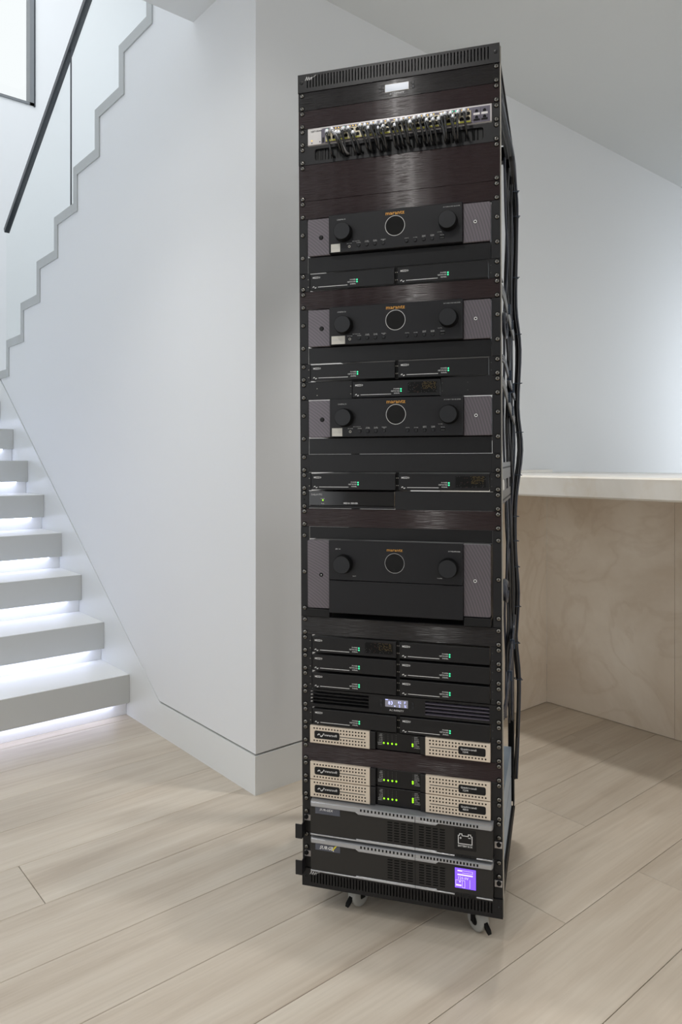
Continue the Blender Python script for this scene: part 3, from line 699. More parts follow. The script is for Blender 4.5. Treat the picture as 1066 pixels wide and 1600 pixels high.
def receiver(k, label):
    t_ = unit('av_receiver', label, 'receiver', k, k+2.1, 'wide receivers with two round knobs')
    za, zb = Z(k+2.08), Z(k+0.05)
    MB().plate(rr(0.0235, 0.0812, za, zb, 0.004, 4, (0, 0, 1, 1)), -0.007, 0.012, 'cheek', 0.0012).build('side_cheek', t_)
    MB().plate(rr(0.4025, 0.4660, za, zb, 0.004, 4, (1, 1, 0, 0)), -0.007, 0.012, 'cheek', 0.0012).build('side_cheek', t_)
    yf = -0.0165
    fo = MB(); fo.bbox(0.0812, 0.4025, yf, 0.012, Z(k+2.07), Z(k+0.0), 'receiver_face', 0.0012); fo = fo.build('front_panel', t_)
    MB().box(0.026, 0.463, 0.0125, 0.34, za+0.002, zb-0.002, 'chassis_black').build('chassis', t_)
    for x, kk in ((0.119, 1.03), (0.3705, 0.97)):
        MB().lathe(x, Z(k+kk), [(0.0195, yf-0.0195), (0.0205, yf-0.0185), (0.0208, yf-0.006), (0.0222, yf-0.003), (0.0225, yf)], 'black_deep', 40, cap='knob_face').build('knob', t_)  # side coloured deeper black than the cap to stand in for knob shade
    MB().ring(0.245, Z(k+0.905), 0.0229, 0.0239, yf-0.0006, 'print_white', 48).lathe(0.245, Z(k+0.905), [(0.0222, yf-0.0004), (0.0229, yf-0.0004), (0.0229, yf)], 'glass_black', 48).build('round_display', t_, label='round black display with a thin bright ring')
    MB().text('marantz', 0.245, Z(k+0.31), 0.0125, yf-0.0004, 'print_gold', 'C', bold=0.012, xs=1.12).build('lettering', t_, stuff=True)
    for x in (0.1562, 0.1763, 0.1963, 0.2165, 0.2727, 0.2932, 0.3134, 0.3332):
        MB().lathe(x, Z(k+1.77), [(0.0032, yf-0.0022), (0.0036, yf-0.0018), (0.0037, yf-0.0005)], 'black_plastic', 14, cap='knob_face').ring(x, Z(k+1.77), 0.0037, 0.0044, yf-0.0003, 'black_deep', 14).build('button', t_)
    MB().ring(0.133, Z(k+1.79), 0.0017, 0.0031, yf-0.0008, 'bare_edge', 16).disc(0.133, Z(k+1.79), 0.0018, yf-0.0005, 'black_deep', 12).build('microphone_jack', t_)
    us = MB(); us.rect(0.350, 0.362, Z(k+1.83), Z(k+1.68), yf-0.0004, 'black_deep'); us.rect(0.3515, 0.3605, Z(k+1.79), Z(k+1.755), yf-0.0007, 'led_off'); us.build('usb_port', t_)
    tx = MB()
    for x, s_ in ((0.133, 'SETUP MIC'), (0.1562, 'DIMMER'), (0.1763, 'ZONE2\nSOURCE'), (0.1963, 'ZONE2\nON/OFF'), (0.2165, 'SPEAKERS\nA/B'), (0.2727, 'STATUS'), (0.2932, 'SOUND'), (0.3134, 'SMART\nSELECT'), (0.3332, 'TUNER\nPRESET'), (0.356, '5V/1.5A')):
        for j, ln in enumerate(reversed(s_.split('\n'))): tx.text(ln, x, Z(k+1.645)+j*0.0022, 0.0028, yf-0.0004, 'print_grey', 'C')
    tx.text('CINEMA 50', 0.1015, Z(k+0.33), 0.0045, yf-0.0004, 'print_grey'); tx.text('AV SURROUND RECEIVER', 0.378, Z(k+0.22), 0.0034, yf-0.0004, 'print_grey', 'C', shear=0.15)
    tx.text('INPUT SELECTOR', 0.140, Z(k+1.55), 0.0024, yf-0.0004, 'print_grey'); tx.text('VOLUME', 0.345, Z(k+1.48), 0.0026, yf-0.0004, 'print_grey')
    tx.build('small_print', t_, stuff=True)
    MB().lathe(0.0588, Z(k+1.1), [(0.0042, -0.0085), (0.0047, -0.0082), (0.0050, -0.007)], 'black_plastic', 20, cap='chassis_black').ring(0.0588, Z(k+1.1), 0.005, 0.0057, -0.0073, 'black_deep', 20).build('power_button', t_)
    MB().ring(0.4312, Z(k+1.04), 0.0021, 0.0040, -0.0082, 'print_white', 20).disc(0.4312, Z(k+1.04), 0.0023, -0.0078, 'black_deep', 14).lathe(0.4312, Z(k+1.04), [(0.0044, -0.0078), (0.0048, -0.007)], 'chassis_black', 20).build('headphone_jack', t_)
    return t_
for i, k in enumerate((8, 13, 18)):
    shelf(k, 3, '%s black rack shelf from above, holding a wide receiver' % LBL[i], (0.87, 2.14))
r0 = receiver(8, 'topmost of the three wide black receivers, with a small square sticker')
r1 = dup(r0, 'middle of the three wide black receivers, with a wider grey sticker', 5, group='wide receivers with two round knobs')
r2 = dup(r0, 'lowest of the three wide black receivers, under a lone half-width amplifier', 10, group='wide receivers with two round knobs')
for r_, k, w_ in ((r0, 8, 0.023), (r1, 13, 0.034), (r2, 18, 0.026)):
    sm = MB(); yf = -0.0165; x0 = 0.0868; sm.box(x0, x0+w_, yf-0.0004, yf-0.0001, Z(k+2.03), Z(k+1.59), 'sticker')
    so = sm.build('sticker', r_, label='pale sticker at the lower left corner')
    MB().text('AUDYSSEY', x0+w_/2, Z(k+1.85), w_*0.17, yf-0.0006, 'print_grey', 'C', shear=0.1, bold=0.01).build('lettering', so, stuff=True)

# the tall receiver
k = 25
shelf(k, 5, 'tall black rack shelf around the tallest receiver', (0.5, 2.52, 4.53), True)
t_ = unit('av_receiver', 'tallest black receiver, with a plain flap under its two knobs', 'receiver', k, k+5)
za, zb = Z(k+4.5), Z(k+0.74); yf = -0.0165
MB().plate(rr(0.0185, 0.0768, za, zb, 0.005, 4, (0, 0, 1, 1)), -0.007, 0.012, 'cheek', 0.0012).build('side_cheek', t_)
MB().plate(rr(0.4003, 0.4625, za, zb, 0.005, 4, (1, 1, 0, 0)), -0.007, 0.012, 'cheek', 0.0012).build('side_cheek', t_)
MB().bbox(0.0768, 0.4003, yf, 0.012, Z(k+2.855), Z(k+0.7), 'receiver_face', 0.0012).build('front_panel', t_)
MB().bbox(0.0768, 0.4003, yf, 0.012, Z(k+4.66), Z(k+2.88), 'receiver_face', 0.0012).build('flap', t_)
for a, e in ((0.0175, 0.0752), (0.4015, 0.4625)):
    MB().bbox(a, e, -0.010, 0.012, Z(k+4.97), Z(k+4.53), 'chassis_black', 0.0008).build('foot', t_)
MB().box(0.026, 0.463, 0.0125, 0.36, Z(k+4.7), Z(k+0.76), 'chassis_black').build('chassis', t_)
for x in (0.1142, 0.3676):
    MB().lathe(x, Z(k+1.965), [(0.0205, yf-0.0195), (0.0214, yf-0.0185), (0.0217, yf-0.006), (0.0230, yf-0.003), (0.0234, yf)], 'black_deep', 40, cap='knob_face').build('knob', t_)  # darkened sides like the other knobs, shade put into the colour
MB().ring(0.2402, Z(k+1.83), 0.0229, 0.0236, yf-0.0006, 'print_grey', 48).lathe(0.2402, Z(k+1.83), [(0.0222, yf-0.0004), (0.0229, yf-0.0004), (0.0229, yf)], 'glass_black', 48).build('round_display', t_)
MB().text('marantz', 0.2402, Z(k+1.2), 0.0105, yf-0.0004, 'print_gold', 'C', bold=0.01, xs=1.12).build('lettering', t_, stuff=True)
tx = MB(); tx.text('AV 10', 0.094, Z(k+1.2), 0.005, yf-0.0004, 'print_white'); tx.text('AV PREAMPLIFIER', 0.381, Z(k+1.13), 0.0036, yf-0.0004, 'print_white', 'C'); tx.text('INPUT', 0.137, Z(k+2.63), 0.003, yf-0.0004, 'print_white'); tx.text('VOLUME', 0.341, Z(k+2.55), 0.003, yf-0.0004, 'print_white')
tx.build('small_print', t_, stuff=True)
MB().lathe(0.0543, Z(k+2.64), [(0.0044, -0.0085), (0.0049, -0.0082), (0.0052, -0.007)], 'chassis_black', 20).add([(0.0543-0.0016, -0.0088, Z(k+2.64)), (0.0543+0.0016, -0.0088, Z(k+2.64)-0.0016), (0.0543+0.0016, -0.0088, Z(k+2.64)+0.0016)], [(0, 1, 2)], 'print_white').build('power_button', t_)
MB().ring(0.4275, Z(k+2.62), 0.0021, 0.0040, -0.0082, 'print_white', 20).disc(0.4275, Z(k+2.62), 0.0023, -0.0078, 'black_deep', 14).build('headphone_jack', t_)

# plain drawer-like panel and the plates beside the half-width units
t_ = blank(21, 1, 'plain dark panel with upright joints near its ends, under the third receiver', 'ear_black')
MB().bbox(0.0232, 0.4655, -0.0042, -0.0033, Z(21.97), Z(21.03), 'ear_black', 0.0006).build('raised_face', t_)
def half_blank():
    t_ = unit('blank_panel', 'half-width plain black plate to the right of the glossy black player', 'panel', 23, 24, 'blank panels of the rack', 0.36)
    MB().bbox(0.2395, W-0.0002, -0.0034, 0.0, Z(24)+0.0003, Z(23)-0.0003, 'ear_black', 0.0006).build('plate', t_)
    screws1(t_, 23, -0.0034, left=False)
half_blank()

# ------------------------------------------------------------------ half-width amplifiers
def zigzag(mb, x, z, s_, y, mt):
    """the small wave mark: two hooked strokes"""
    for o, f in ((0, 1), (1, -1)):
        p = [(-1.0, -0.15), (-0.45, 0.45), (-0.05, 0.1)] if not o else [(1.0, 0.0), (0.5, -0.6), (0.1, -0.2)]
        for (a, b_), (c_, d_) in zip(p, p[1:]):
            n = Vector((-(d_-b_), c_-a)).normalized()*0.17
            mb.add([(x+(a-n.x)*s_, y, z+(b_-n.y)*s_), (x+(c_-n.x)*s_, y, z+(d_-n.y)*s_), (x+(c_+n.x)*s_, y, z+(d_+n.y)*s_), (x+(a+n.x)*s_, y, z+(b_+n.y)*s_)], [(0, 1, 2, 3)], mt)
def amp(k, side, label, grille=False):
    x0, x1 = {'L': (0.0295, 0.2402), 'R': (0.2485, 0.4595), 'M': (0.1360, 0.3480)}[side]
    t_ = unit('half_rack_amplifier', label, 'amplifier', k, k+1, 'half-width black amplifiers', (x0+x1)/2)
    yf = -0.007; z0, z1 = Z(k+0.945), Z(k+0.075)
    if side != 'R' :
        e = x0-0.0016
        MB().bbox(0.0002, e, -0.0032, 0.0, Z(k+1)+0.0003, Z(k)-0.0003, 'ear_black', 0.0006).build('ear', t_); screws1(t_, k, right=False)
    if side != 'L':
        MB().bbox(x1+0.0016, W-0.0002, -0.0032, 0.0, Z(k+1)+0.0003, Z(k)-0.0003, 'ear_black', 0.0006).build('ear', t_); screws1(t_, k, left=False)
    MB().bbox(x0, x1, yf, 0.002, z0, z1, 'amp_face', 0.0009).build('faceplate', t_)
    MB().box(x0+0.001, x1-0.001, 0.002, 0.26, z0+0.001, z1-0.0005, 'chassis_black').build('chassis', t_)
    fx = MB()
    if side == 'L':
        MB().box(x1+0.0003, 0.2483, -0.001, 0.0, Z(k+1), Z(k), 'black_deep').build('joining_plate', t_)
        spots = [(x1+0.0022, .3), (x1+0.0022, .7), (x1+0.0062, .3), (x1+0.0062, .7)]; yy = -0.0014
    elif side == 'R': spots = [(x1+0.006, .33), (x1+0.006, .72)]; yy = -0.0036
    else: spots = [(0.045, .38), (0.045, .75), (0.131, .3), (0.131, .72), (0.353, .3), (0.353, .72), (0.412, .3), (0.412, .7)]; yy = -0.0036
    if side == 'L': spots2 = [(x0-0.006, .33), (x0-0.006, .75)]
    else: spots2 = []
    for x, kk in spots: fx.disc(x, Z(k+kk), 0.0011, yy, 'bare_edge' if side != 'R' and x < 0.3 else 'led_off')
    for x, kk in spots2: fx.disc(x, Z(k+kk), 0.0011, -0.0036, 'bare_edge')
    fx.build('small_fasteners', t_, stuff=True)
    tx = MB(); y = yf-0.0004
    tx.text('MEZZO', x0+0.0068, Z(k+0.325), 0.0062, y, 'print_white', bold=0.02, xs=0.95)
    zigzag(tx, x0+0.0115, Z(k+0.80), 0.0046, y, 'print_white')
    tx.rect(x0+0.0205, x0+0.0955, Z(k+0.80)-0.0006, Z(k+0.80)+0.0006, y, 'print_white')
    for j, s_ in enumerate(('POWER', 'NETWORK', 'SIGNAL')): tx.text(s_, x0+0.1165, Z(k+0.565+0.115*j), 0.0042, y, 'print_white', 'R', bold=0.01)
    tx.build('lettering', t_, stuff=True)
    for j, mt in enumerate(('led_green', 'led_green', 'led_off')):
        MB().disc(x0+0.1195, Z(k+0.545+0.115*j), 0.0019 if j < 2 else 0.0009, y, mt, 10).build('indicator_light', t_)
    if grille:
        gx0, gx1 = x1-0.076, x1-0.007; gm = MB();
        nx = 24; st_ = (gx1-gx0)/nx; r = 0
        zz = Z(k+0.215)
        while zz > Z(k+0.79):
            for i in range(nx):
                x = gx0+(i+0.5*(r % 2)+0.25)*st_; q = random.random()
                fx_, fz = (x-gx0)/(gx1-gx0), (Z(k+0.18)-zz)/(0.62*U)
                hot = 0.5 < fx_ < 0.95 and 0.05 < fz < 0.62
                gm.add([(x, yf-0.0003, zz-0.0014), (x+0.0013, yf-0.0003, zz), (x, yf-0.0003, zz+0.0014), (x-0.0013, yf-0.0003, zz)], [(0, 1, 2, 3)], 'black_deep')
                if (hot and q < .55) or q < .12: gm.add([(x, yf-0.0005, zz-0.0008), (x+0.0007, yf-0.0005, zz), (x, yf-0.0005, zz+0.0008), (x-0.0007, yf-0.0005, zz)], [(0, 1, 2, 3)], 'mesh_amber' if hot else ('mesh_red' if .2 < fx_ < .45 else 'led_off'))
            zz -= st_*0.60; r += 1
        gm.build('vent_grille', t_, stuff=True)
    return t_
amp(11, 'L', 'left half-width black amplifier of the pair under the topmost receiver')
amp(11, 'R', 'right half-width black amplifier of the pair under the topmost receiver')
amp(16, 'L', 'left half-width black amplifier of the pair under the second receiver')
amp(16, 'R', 'right half-width black amplifier of the pair under the second receiver')
amp(17, 'M', 'lone centred half-width amplifier with a mesh vent, on top of the third receiver', True)
amp(22, 'L', 'left half-width black amplifier directly above the glossy black player')
amp(22, 'R', 'half-width black amplifier with a mesh vent at its right end, above a plain plate', True)
for r_, n_ in enumerate(('upper', 'middle', 'lower')):
    amp(31+r_, 'L', ('left half-width amplifier with a mesh vent, upper row under the tall receiver', 'left half-width amplifier in the middle of three rows under the tall receiver', 'left half-width amplifier in the lowest of three rows, directly above the fan panel')[r_], r_ == 0)
    amp(31+r_, 'R', ('right half-width amplifier in the upper of three rows under the tall receiver', 'right half-width amplifier in the middle of three rows under the tall receiver', 'right half-width amplifier in the lowest of three rows, directly above the fan panel')[r_])
amp(35, 'L', 'left half-width black amplifier directly below the louvered fan panel')
amp(35, 'R', 'right half-width black amplifier directly below the louvered fan panel')

# glossy half-width player
k = 23
t_ = unit('media_player', 'glossy black half-width player with a tiny green light, left half of its row', 'player', k, k+1, u=0.13)
MB().bbox(0.0002, 0.0215, -0.0032, 0.0, Z(k+1)+0.0003, Z(k)-0.0003, 'ear_black', 0.0006).build('ear', t_); screws1(t_, k, right=False)
MB().disc(0.0105, Z(k+0.5), 0.0022, -0.0036, 'black_deep').build('empty_screw_hole', t_)
yf = -0.006
MB().bbox(0.0225, 0.2375, yf, 0.002, Z(k+0.82), Z(k+0.04), 'gloss_black', 0.0008).build('faceplate', t_)
MB().bbox(0.0225, 0.2375, yf+0.001, 0.002, Z(k+0.97), Z(k+0.835), 'black_satin', 0.0006).build('base_strip', t_)
MB().bbox(0.042, 0.068, yf-0.0006, yf+0.001, Z(k+0.86), Z(k+0.815), 'black_satin', 0.0003).build('flap_button', t_)
MB().box(0.0235, 0.2365, 0.0021, 0.2, Z(k+0.96), Z(k+0.05), 'chassis_black').build('chassis', t_)
tx = MB(); y = yf-0.0004
tx.text('DALOUTC', 0.0294, Z(k+0.27), 0.0060, y, 'print_white'); tx.text('Power', 0.0593, Z(k+0.47), 0.0038, y, 'print_white', 'C'); tx.text('Reset', 0.0593, Z(k+0.74), 0.0036, y, 'print_white', 'C')
tx.text('MEDIA SERVER', 0.130, Z(k+0.725), 0.0056, y, 'print_white', 'C', bold=0.01, xs=1.0); tx.build('lettering', t_, stuff=True)
MB().disc(0.0593, Z(k+0.53), 0.0019, y, 'led_lime', 10).build('indicator_light', t_)

# ------------------------------------------------------------------ beige perforated amplifiers
def beige(k, label, name2, lit):
    t_ = unit('rack_amplifier', label, 'amplifier', k, k+1, 'beige perforated amplifiers')
    for a, e in ((0.0002, 0.0228), (0.4615, W-0.0002)): MB().bbox(a, e, -0.0032, 0.0, Z(k+1)+0.0003, Z(k)-0.0003, 'ear_black', 0.0006).build('ear', t_)
    screws1(t_, k)
    yf = -0.011; zt, zb_ = Z(k-0.03+0.02), Z(k+0.945)
    def cover(x0, x1, badge, line, wide, rows):
        c_ = MB(); c_.bbox(x0, x1, yf, 0.0, zb_, zt-0.0004, 'beige_metal', 0.0010); o = c_.build('front_cover', t_)
        h = MB()
        for kk in (0.12, 0.295, 0.62, 0.795):
            for i in range(18):
                x = x0+0.0112+0.00755*i
                if kk in (0.295, 0.62) and (badge[0]-0.003 < x < badge[1]+0.003): continue
                h.disc(x, Z(k+kk), 0.0021, yf-0.0002, 'hole_brown', 8)
        h.build('perforation', o, stuff=True)
        b_ = MB(); r_ = 0.004; zc0, zc1 = Z(k+0.675), Z(k+0.245)
        b_.plate(rr(badge[0], badge[1], zc0, zc1, r_, 3), yf-0.0004, yf+0.0001, 'chassis_black')
        b_.rect(line[0], line[1], Z(k+0.485), Z(k+0.445), yf-0.0003, 'chassis_black')
        bo = b_.build('badge', o)
        e_ = MB(); e_.rect(line[0], line[1], Z(k+0.515), Z(k+0.485), yf-0.0004, 'beige_light'); e_.rect(badge[0]+0.003, badge[1]-0.003, zc0-0.0014, zc0-0.0002, yf-0.0004, 'beige_light'); e_.build('bright_edge', o)
        return bo
    bo = cover(0.0240, 0.1750, (0.0358, 0.1000), (0.100, 0.1640), 0.1, 4)
    tx = MB(); zigzag(tx, 0.0505, Z(k+0.47), 0.0065, yf-0.0007, 'print_white'); tx.text('Powersoft', 0.0565, Z(k+0.50), 0.0088, yf-0.0007, 'print_white', shear=0.25, bold=0.012); tx.build('lettering', bo, stuff=True)
    bo = cover(0.3103, 0.4603, (0.3875, 0.4500), (0.3205, 0.3880), 0.1, 4)
    tx = MB(); tx.text('Quattrocanali', 0.3925, Z(k+0.43), 0.0066, yf-0.0007, 'print_white', bold=0.008); tx.text(name2, 0.397, Z(k+0.575), 0.0066, yf-0.0007, 'print_white', bold=0.008); tx.build('lettering', bo, stuff=True)
    for a, e in ((0.1752, 0.1885), (0.2975, 0.3101)): MB().bbox(a, e, -0.0085, 0.0, zb_, zt-0.0006, 'ear_black', 0.0008).build('side_block', t_)
    MB().bbox(0.1920, 0.2972, -0.003, 0.001, zb_, zt-0.0006, 'black_plastic', 0.0006).build('meter_panel', t_)
    MB().box(0.0245, 0.4600, 0.0012, 0.36, zb_+0.001, zt-0.001, 'chassis_black').build('chassis', t_)
    y = -0.0034; tx = MB(); off = MB()
    for j, s_ in enumerate(('CLIP', 'TEMP', '-6 dB', '-12 dB', '-18 dB', 'SIGNAL', 'READY')): tx.text(s_, 0.2055, Z(k+0.155+0.092*j), 0.0036, y, 'print_grey', 'R')
    for j, s_ in enumerate(('LIMIT', 'FAULT', 'ALARM', 'BRIDGE', 'LINK', 'POWER', 'STANDBY')): tx.text(s_, 0.2825, Z(k+0.155+0.092*j), 0.0036, y, 'print_grey')
    tx.build('lettering', t_, stuff=True)
    for x in (0.2088, 0.2189, 0.2290, 0.2388):
        for j in range(7):
            if j == 5: MB().disc(x, Z(k+0.13+0.092*j), 0.0022, y-0.0002, 'led_lime', 10).build('indicator_light', t_)
            else: off.disc(x, Z(k+0.13+0.092*j), 0.0009, y, 'led_off', 6)
    for j in range(7):
        if j in lit: MB().disc(0.2787, Z(k+0.13+0.092*j), 0.0022, y-0.0002, 'led_lime', 10).build('indicator_light', t_)
        else: off.disc(0.2787, Z(k+0.13+0.092*j), 0.0009, y, 'led_off', 6)
    off.build('unlit_lights', t_, stuff=True)
    return t_
beige(36, 'topmost of the three beige perforated amplifiers, above a black blank panel', '1204', (4, 5))
beige(38, 'middle of the three beige perforated amplifiers, directly under a blank panel', '1204', (4, 5))
beige(39, 'lowest of the three beige perforated amplifiers, touching the power unit below', '4804', (3, 4, 5))

# ------------------------------------------------------------------ power units at the bottom
def ups(k, label, name):
    t_ = unit(name, label, 'power unit', k, k+2)
    yb, yf = -0.003, -0.022
    zt, zb_ = Z(k+0.0), Z(k+1.90)
    MB().plate(rr(0.0280, 0.4660, zb_+0.0022, Z(k+0.29), 0.003, 3), yf, yb, 'ups_face', 0.001).build('front_panel', t_)
    # silver brow: rounded over at the top, thicker in the middle where the slots are
    prof = [(yf-0.004, Z(k+0.30)), (yf-0.0048, Z(k+0.27)), (yf-0.0042, Z(k+0.09)), (yf-0.0015, Z(k+0.055)), (yb+0.004, Z(k+0.02)), (yb+0.004, Z(k+0.30))]
    bw_ = MB(); n = len(prof)
    xs = [0.0272, 0.0282, 0.031, 0.463, 0.4658, 0.4668]; pull = [0.012, 0.006, 0, 0, 0.006, 0.012]
    v = [(x, min(y+p, yb+0.004), z) for x, p in zip(xs, pull) for y, z in prof]
    f = [(i*n+a, i*n+(a+1) % n, (i+1)*n+(a+1) % n, (i+1)*n+a) for i in range(5) for a in range(n)]+[tuple(reversed(range(n))), tuple(range(5*n, 6*n))]
    bw_.add(v, f, 'ups_silver')
    bw_.plate([(0.150, Z(k+0.41)), (0.336, Z(k+0.41)), (0.342, Z(k+0.29)), (0.143, Z(k+0.29))], yf-0.0045, yf, 'ups_silver', 0.0006)
    o = bw_.build('silver_brow', t_)
    sl_ = MB()
    for a, e, m_ in ((0.157, 0.2815, 15), (0.3025, 0.432, 18)):
        for i in range(m_):
            x = a+(e-a)*i/(m_-1)
            sl_.add([(x-0.0019, yf-0.0050, Z(k+0.225)), (x+0.0019, yf-0.0050, Z(k+0.225)), (x+0.0019, yf-0.0046, Z(k+0.095)), (x-0.0019, yf-0.0046, Z(k+0.095))], [(0, 1, 2, 3)], 'black_deep')
    sl_.build('brow_slots', o, stuff=True)
    ft = MB(); ft.bbox(0.0285, 0.3795, yf-0.002, yb, zb_, zb_+0.0032, 'ups_silver', 0.0005); ft.bbox(0.144, 0.338, yf-0.002, yb, zb_+0.003, zb_+0.0058, 'ups_silver', 0.0005); ft.bbox(0.4295, 0.4655, yf-0.002, yb, zb_, zb_+0.0032, 'ups_silver', 0.0005)
    ft.build('silver_foot', t_)
    MB().rect(0.2876, 0.2886, zb_+0.001, Z(k+0.06), yf-0.0051, 'black_deep').build('centre_seam', t_)
    gs = MB()
    for a in (0.2205, 0.2960):
        for c_ in range(4):
            for r_ in range(8):
                x = a+0.0163*c_; z = Z(k+0.66+0.138*r_); gs.add([(x, yf-0.0004, z), (x+0.0115, yf-0.0004, z), (x+0.013, yf-0.0004, z+0.0033), (x+0.001, yf-0.0004, z+0.0033)], [(0, 1, 2, 3)], 'black_deep')
    gs.build('vent_slots', t_, stuff=True)
    for i in range(3):
        MB().bbox(0.3805+0.0163*i, 0.396+0.0163*i, yf-0.0012, yf, zb_+0.0008, zb_+0.0055, 'chassis_black', 0.0004).build('key', t_)
    MB().box(0.026, 0.4655, 0.0, 0.05, Z(k+1.92), Z(k+0.06), 'chassis_black').box(0.008, W-0.008, 0.05, 0.45, Z(k+1.92), Z(k+0.06), 'ups_side').build('chassis', t_, label='pale blue-grey metal side')
    for a, e in ((0.0015, 0.0255), (0.4672, W-0.001)):
        MB().bbox(a, e, -0.0026, 0.0, Z(k+2.0), Z(k+0.02), 'ear_black', 0.0005).build('ear', t_)
    for kk in (0.14, 0.85):
        for x in (XL+0.001, XRR-0.001): screw(t_, x, k+kk, -0.0026)
    # handle brackets: folded plates standing off the ears
    hb_ = MB(); hb_.box(-0.0085, 0.0085, -0.030, -0.0275, Z(k+2.14), Z(k+1.36), 'ear_black'); hb_.box(0.0065, 0.0085, -0.0275, -0.003, Z(k+2.14), Z(k+1.36), 'ear_black'); hb_.box(0.0065, 0.022, -0.005, -0.0028, Z(k+1.36), Z(k+1.05), 'silver_plate'); hb_.lathe(0.0115, Z(k+1.16), [(0.004, -0.009), (0.0052, -0.0082), (0.0055, -0.005)], 'black_deep', 12)
    hb_.build('bracket', t_)
    hb_ = MB(); hb_.bbox(0.4685, W-0.0012, -0.0060, -0.0028, Z(k+1.37), Z(k+1.05), 'silver_plate', 0.0005); hb_.lathe(0.4785, Z(k+1.16), [(0.004, -0.010), (0.0052, -0.0092), (0.0055, -0.006)], 'black_deep', 12)
    hb_.build('latch', t_, label='pale metal latch with black knob')
    bd = MB(); bd.bbox(0.0405, 0.1037, yf-0.0012, yf, Z(k+0.70), Z(k+0.335), 'badge', 0.0005); bo = bd.build('badge', t_); y = yf-0.0016
    tx = MB()
    if name == 'battery_pack':
        tx.text('SURGEX', 0.052, Z(k+0.50), 0.0075, y, 'print_white', shear=0.25, bold=0.01, xs=1.2)
    else:
        tx.text('SURGE', 0.0515, Z(k+0.60), 0.0118, y, 'print_white', shear=0.25, bold=0.02, xs=0.95)
        for p in ([(0.0835, -0.001), (0.0868, -0.001), (0.0905, 0.009), (0.0875, 0.009)], [(0.0802, 0.0078), (0.0834, 0.0085), (0.0868, -0.003), (0.084, -0.003)]):
            pass
        z = Z(k+0.60)
        tx.add([(0.081, y, z+0.0088), (0.0838, y, z+0.0088), (0.0885, y, z-0.0022), (0.0857, y, z-0.0022)], [(3, 2, 1, 0)], 'print_white')
        tx.add([(0.0835, y-0.0002, z), (0.0862, y-0.0002, z), (0.0965, y-0.0002, z+0.0125), (0.0905, y-0.0002, z+0.0105)], [(0, 1, 2, 3)], 'yellow_print')
    tx.build('lettering', bo, stuff=True)
    px0, px1, pz0, pz1 = 0.380, 0.428, Z(k+1.51), Z(k+0.47)
    fr_ = MB(); fr_.bbox(px0-0.0008, px1+0.0008, yf-0.0008, yf, pz0-0.0008, pz1+0.0008, 'chassis_black', 0.0004)
    y = yf-0.0014
    if name == 'battery_pack':
        so = fr_.build('symbol_plate', t_)
        tx = MB(); a, e, lo, hi, w_ = px0+0.0075, px1-0.0075, pz0+0.0135, pz1-0.0125, 0.0017
        for q in ((a, e, lo, lo+w_), (a, a+w_, lo, hi), (e-w_, e, lo, hi), (a, a+0.004, hi-w_, hi), (e-0.004, e, hi-w_, hi), (a+0.0095, e-0.0095, hi-w_, hi),
                  (a+0.003, a+0.003+w_, hi, hi+0.004), (a+0.0085, a+0.0085+w_, hi-w_, hi+0.004), (a+0.003, a+0.0085+w_, hi+0.004-w_, hi+0.004),
                  (e-0.003-w_, e-0.003, hi, hi+0.004), (e-0.0085-w_, e-0.0085, hi-w_, hi+0.004), (e-0.0085-w_, e-0.003, hi+0.004-w_, hi+0.004),
                  (a+0.0035, a+0.0085, hi-0.007, hi-0.0055), (a+0.00525, a+0.00675, hi-0.00875, hi-0.00375), (e-0.0095, e-0.0035, hi-0.0055, hi-0.004)): tx.rect(*q, y, 'print_white')
        tx.text('BATTERY BOX', (a+e)/2, pz0+0.0070, 0.0062, y, 'print_white', 'C', bold=0.015, xs=0.82)
        tx.build('battery_symbol', so, stuff=True)
    else:
        fr_.rect(px0, px1, pz0, pz1, yf-0.001, 'screen_purple'); so = fr_.build('display', t_, label='glowing violet status screen')
        tx = MB(); ln = 'screen_lines'
        tx.rect(px0+0.006, px0+0.017, pz1-0.0075, pz1-0.0045, y, ln); tx.rect(px0+0.017, px1-0.007, pz1-0.0055, pz1-0.0048, y, ln); tx.rect(px0+0.017, px1-0.007, pz1-0.0105, pz1-0.0098, y, ln); tx.rect(px1-0.0077, px1-0.007, pz1-0.0105, pz1-0.0048, y, ln)
        tx.rect(px0+0.006, px1-0.007, pz1-0.0165, pz1-0.0135, y, ln)
        tx.text('120.0V', px0+0.0065, pz1-0.0255, 0.0092, y, ln, xs=0.95)
        for q in ((px0+0.002, px0+0.023, pz0+0.0178, pz0+0.0185), (px0+0.002, px0+0.0027, pz0+0.004, pz0+0.0185), (px0+0.0165, px0+0.0172, pz0+0.004, pz0+0.0175), (px0+0.0225, px0+0.0232, pz0+0.002, pz0+0.0182), (px0+0.016, px0+0.0232, pz0+0.002, pz0+0.0027),
                  (px0+0.003, px0+0.015, pz0+0.005, pz0+0.0085), (px0+0.034, px0+0.0347, pz0+0.002, pz0+0.022), (px0+0.010, px0+0.013, pz0+0.0135, pz0+0.0165)): tx.rect(*q, y, ln)
        tx.build('readings', so, stuff=True)
    return t_
ups(40, 'dark battery unit with a white battery symbol, upper of the two bottom units', 'battery_pack')
ups(42, 'dark power supply with a lit violet screen, lowest unit of the rack', 'power_supply')

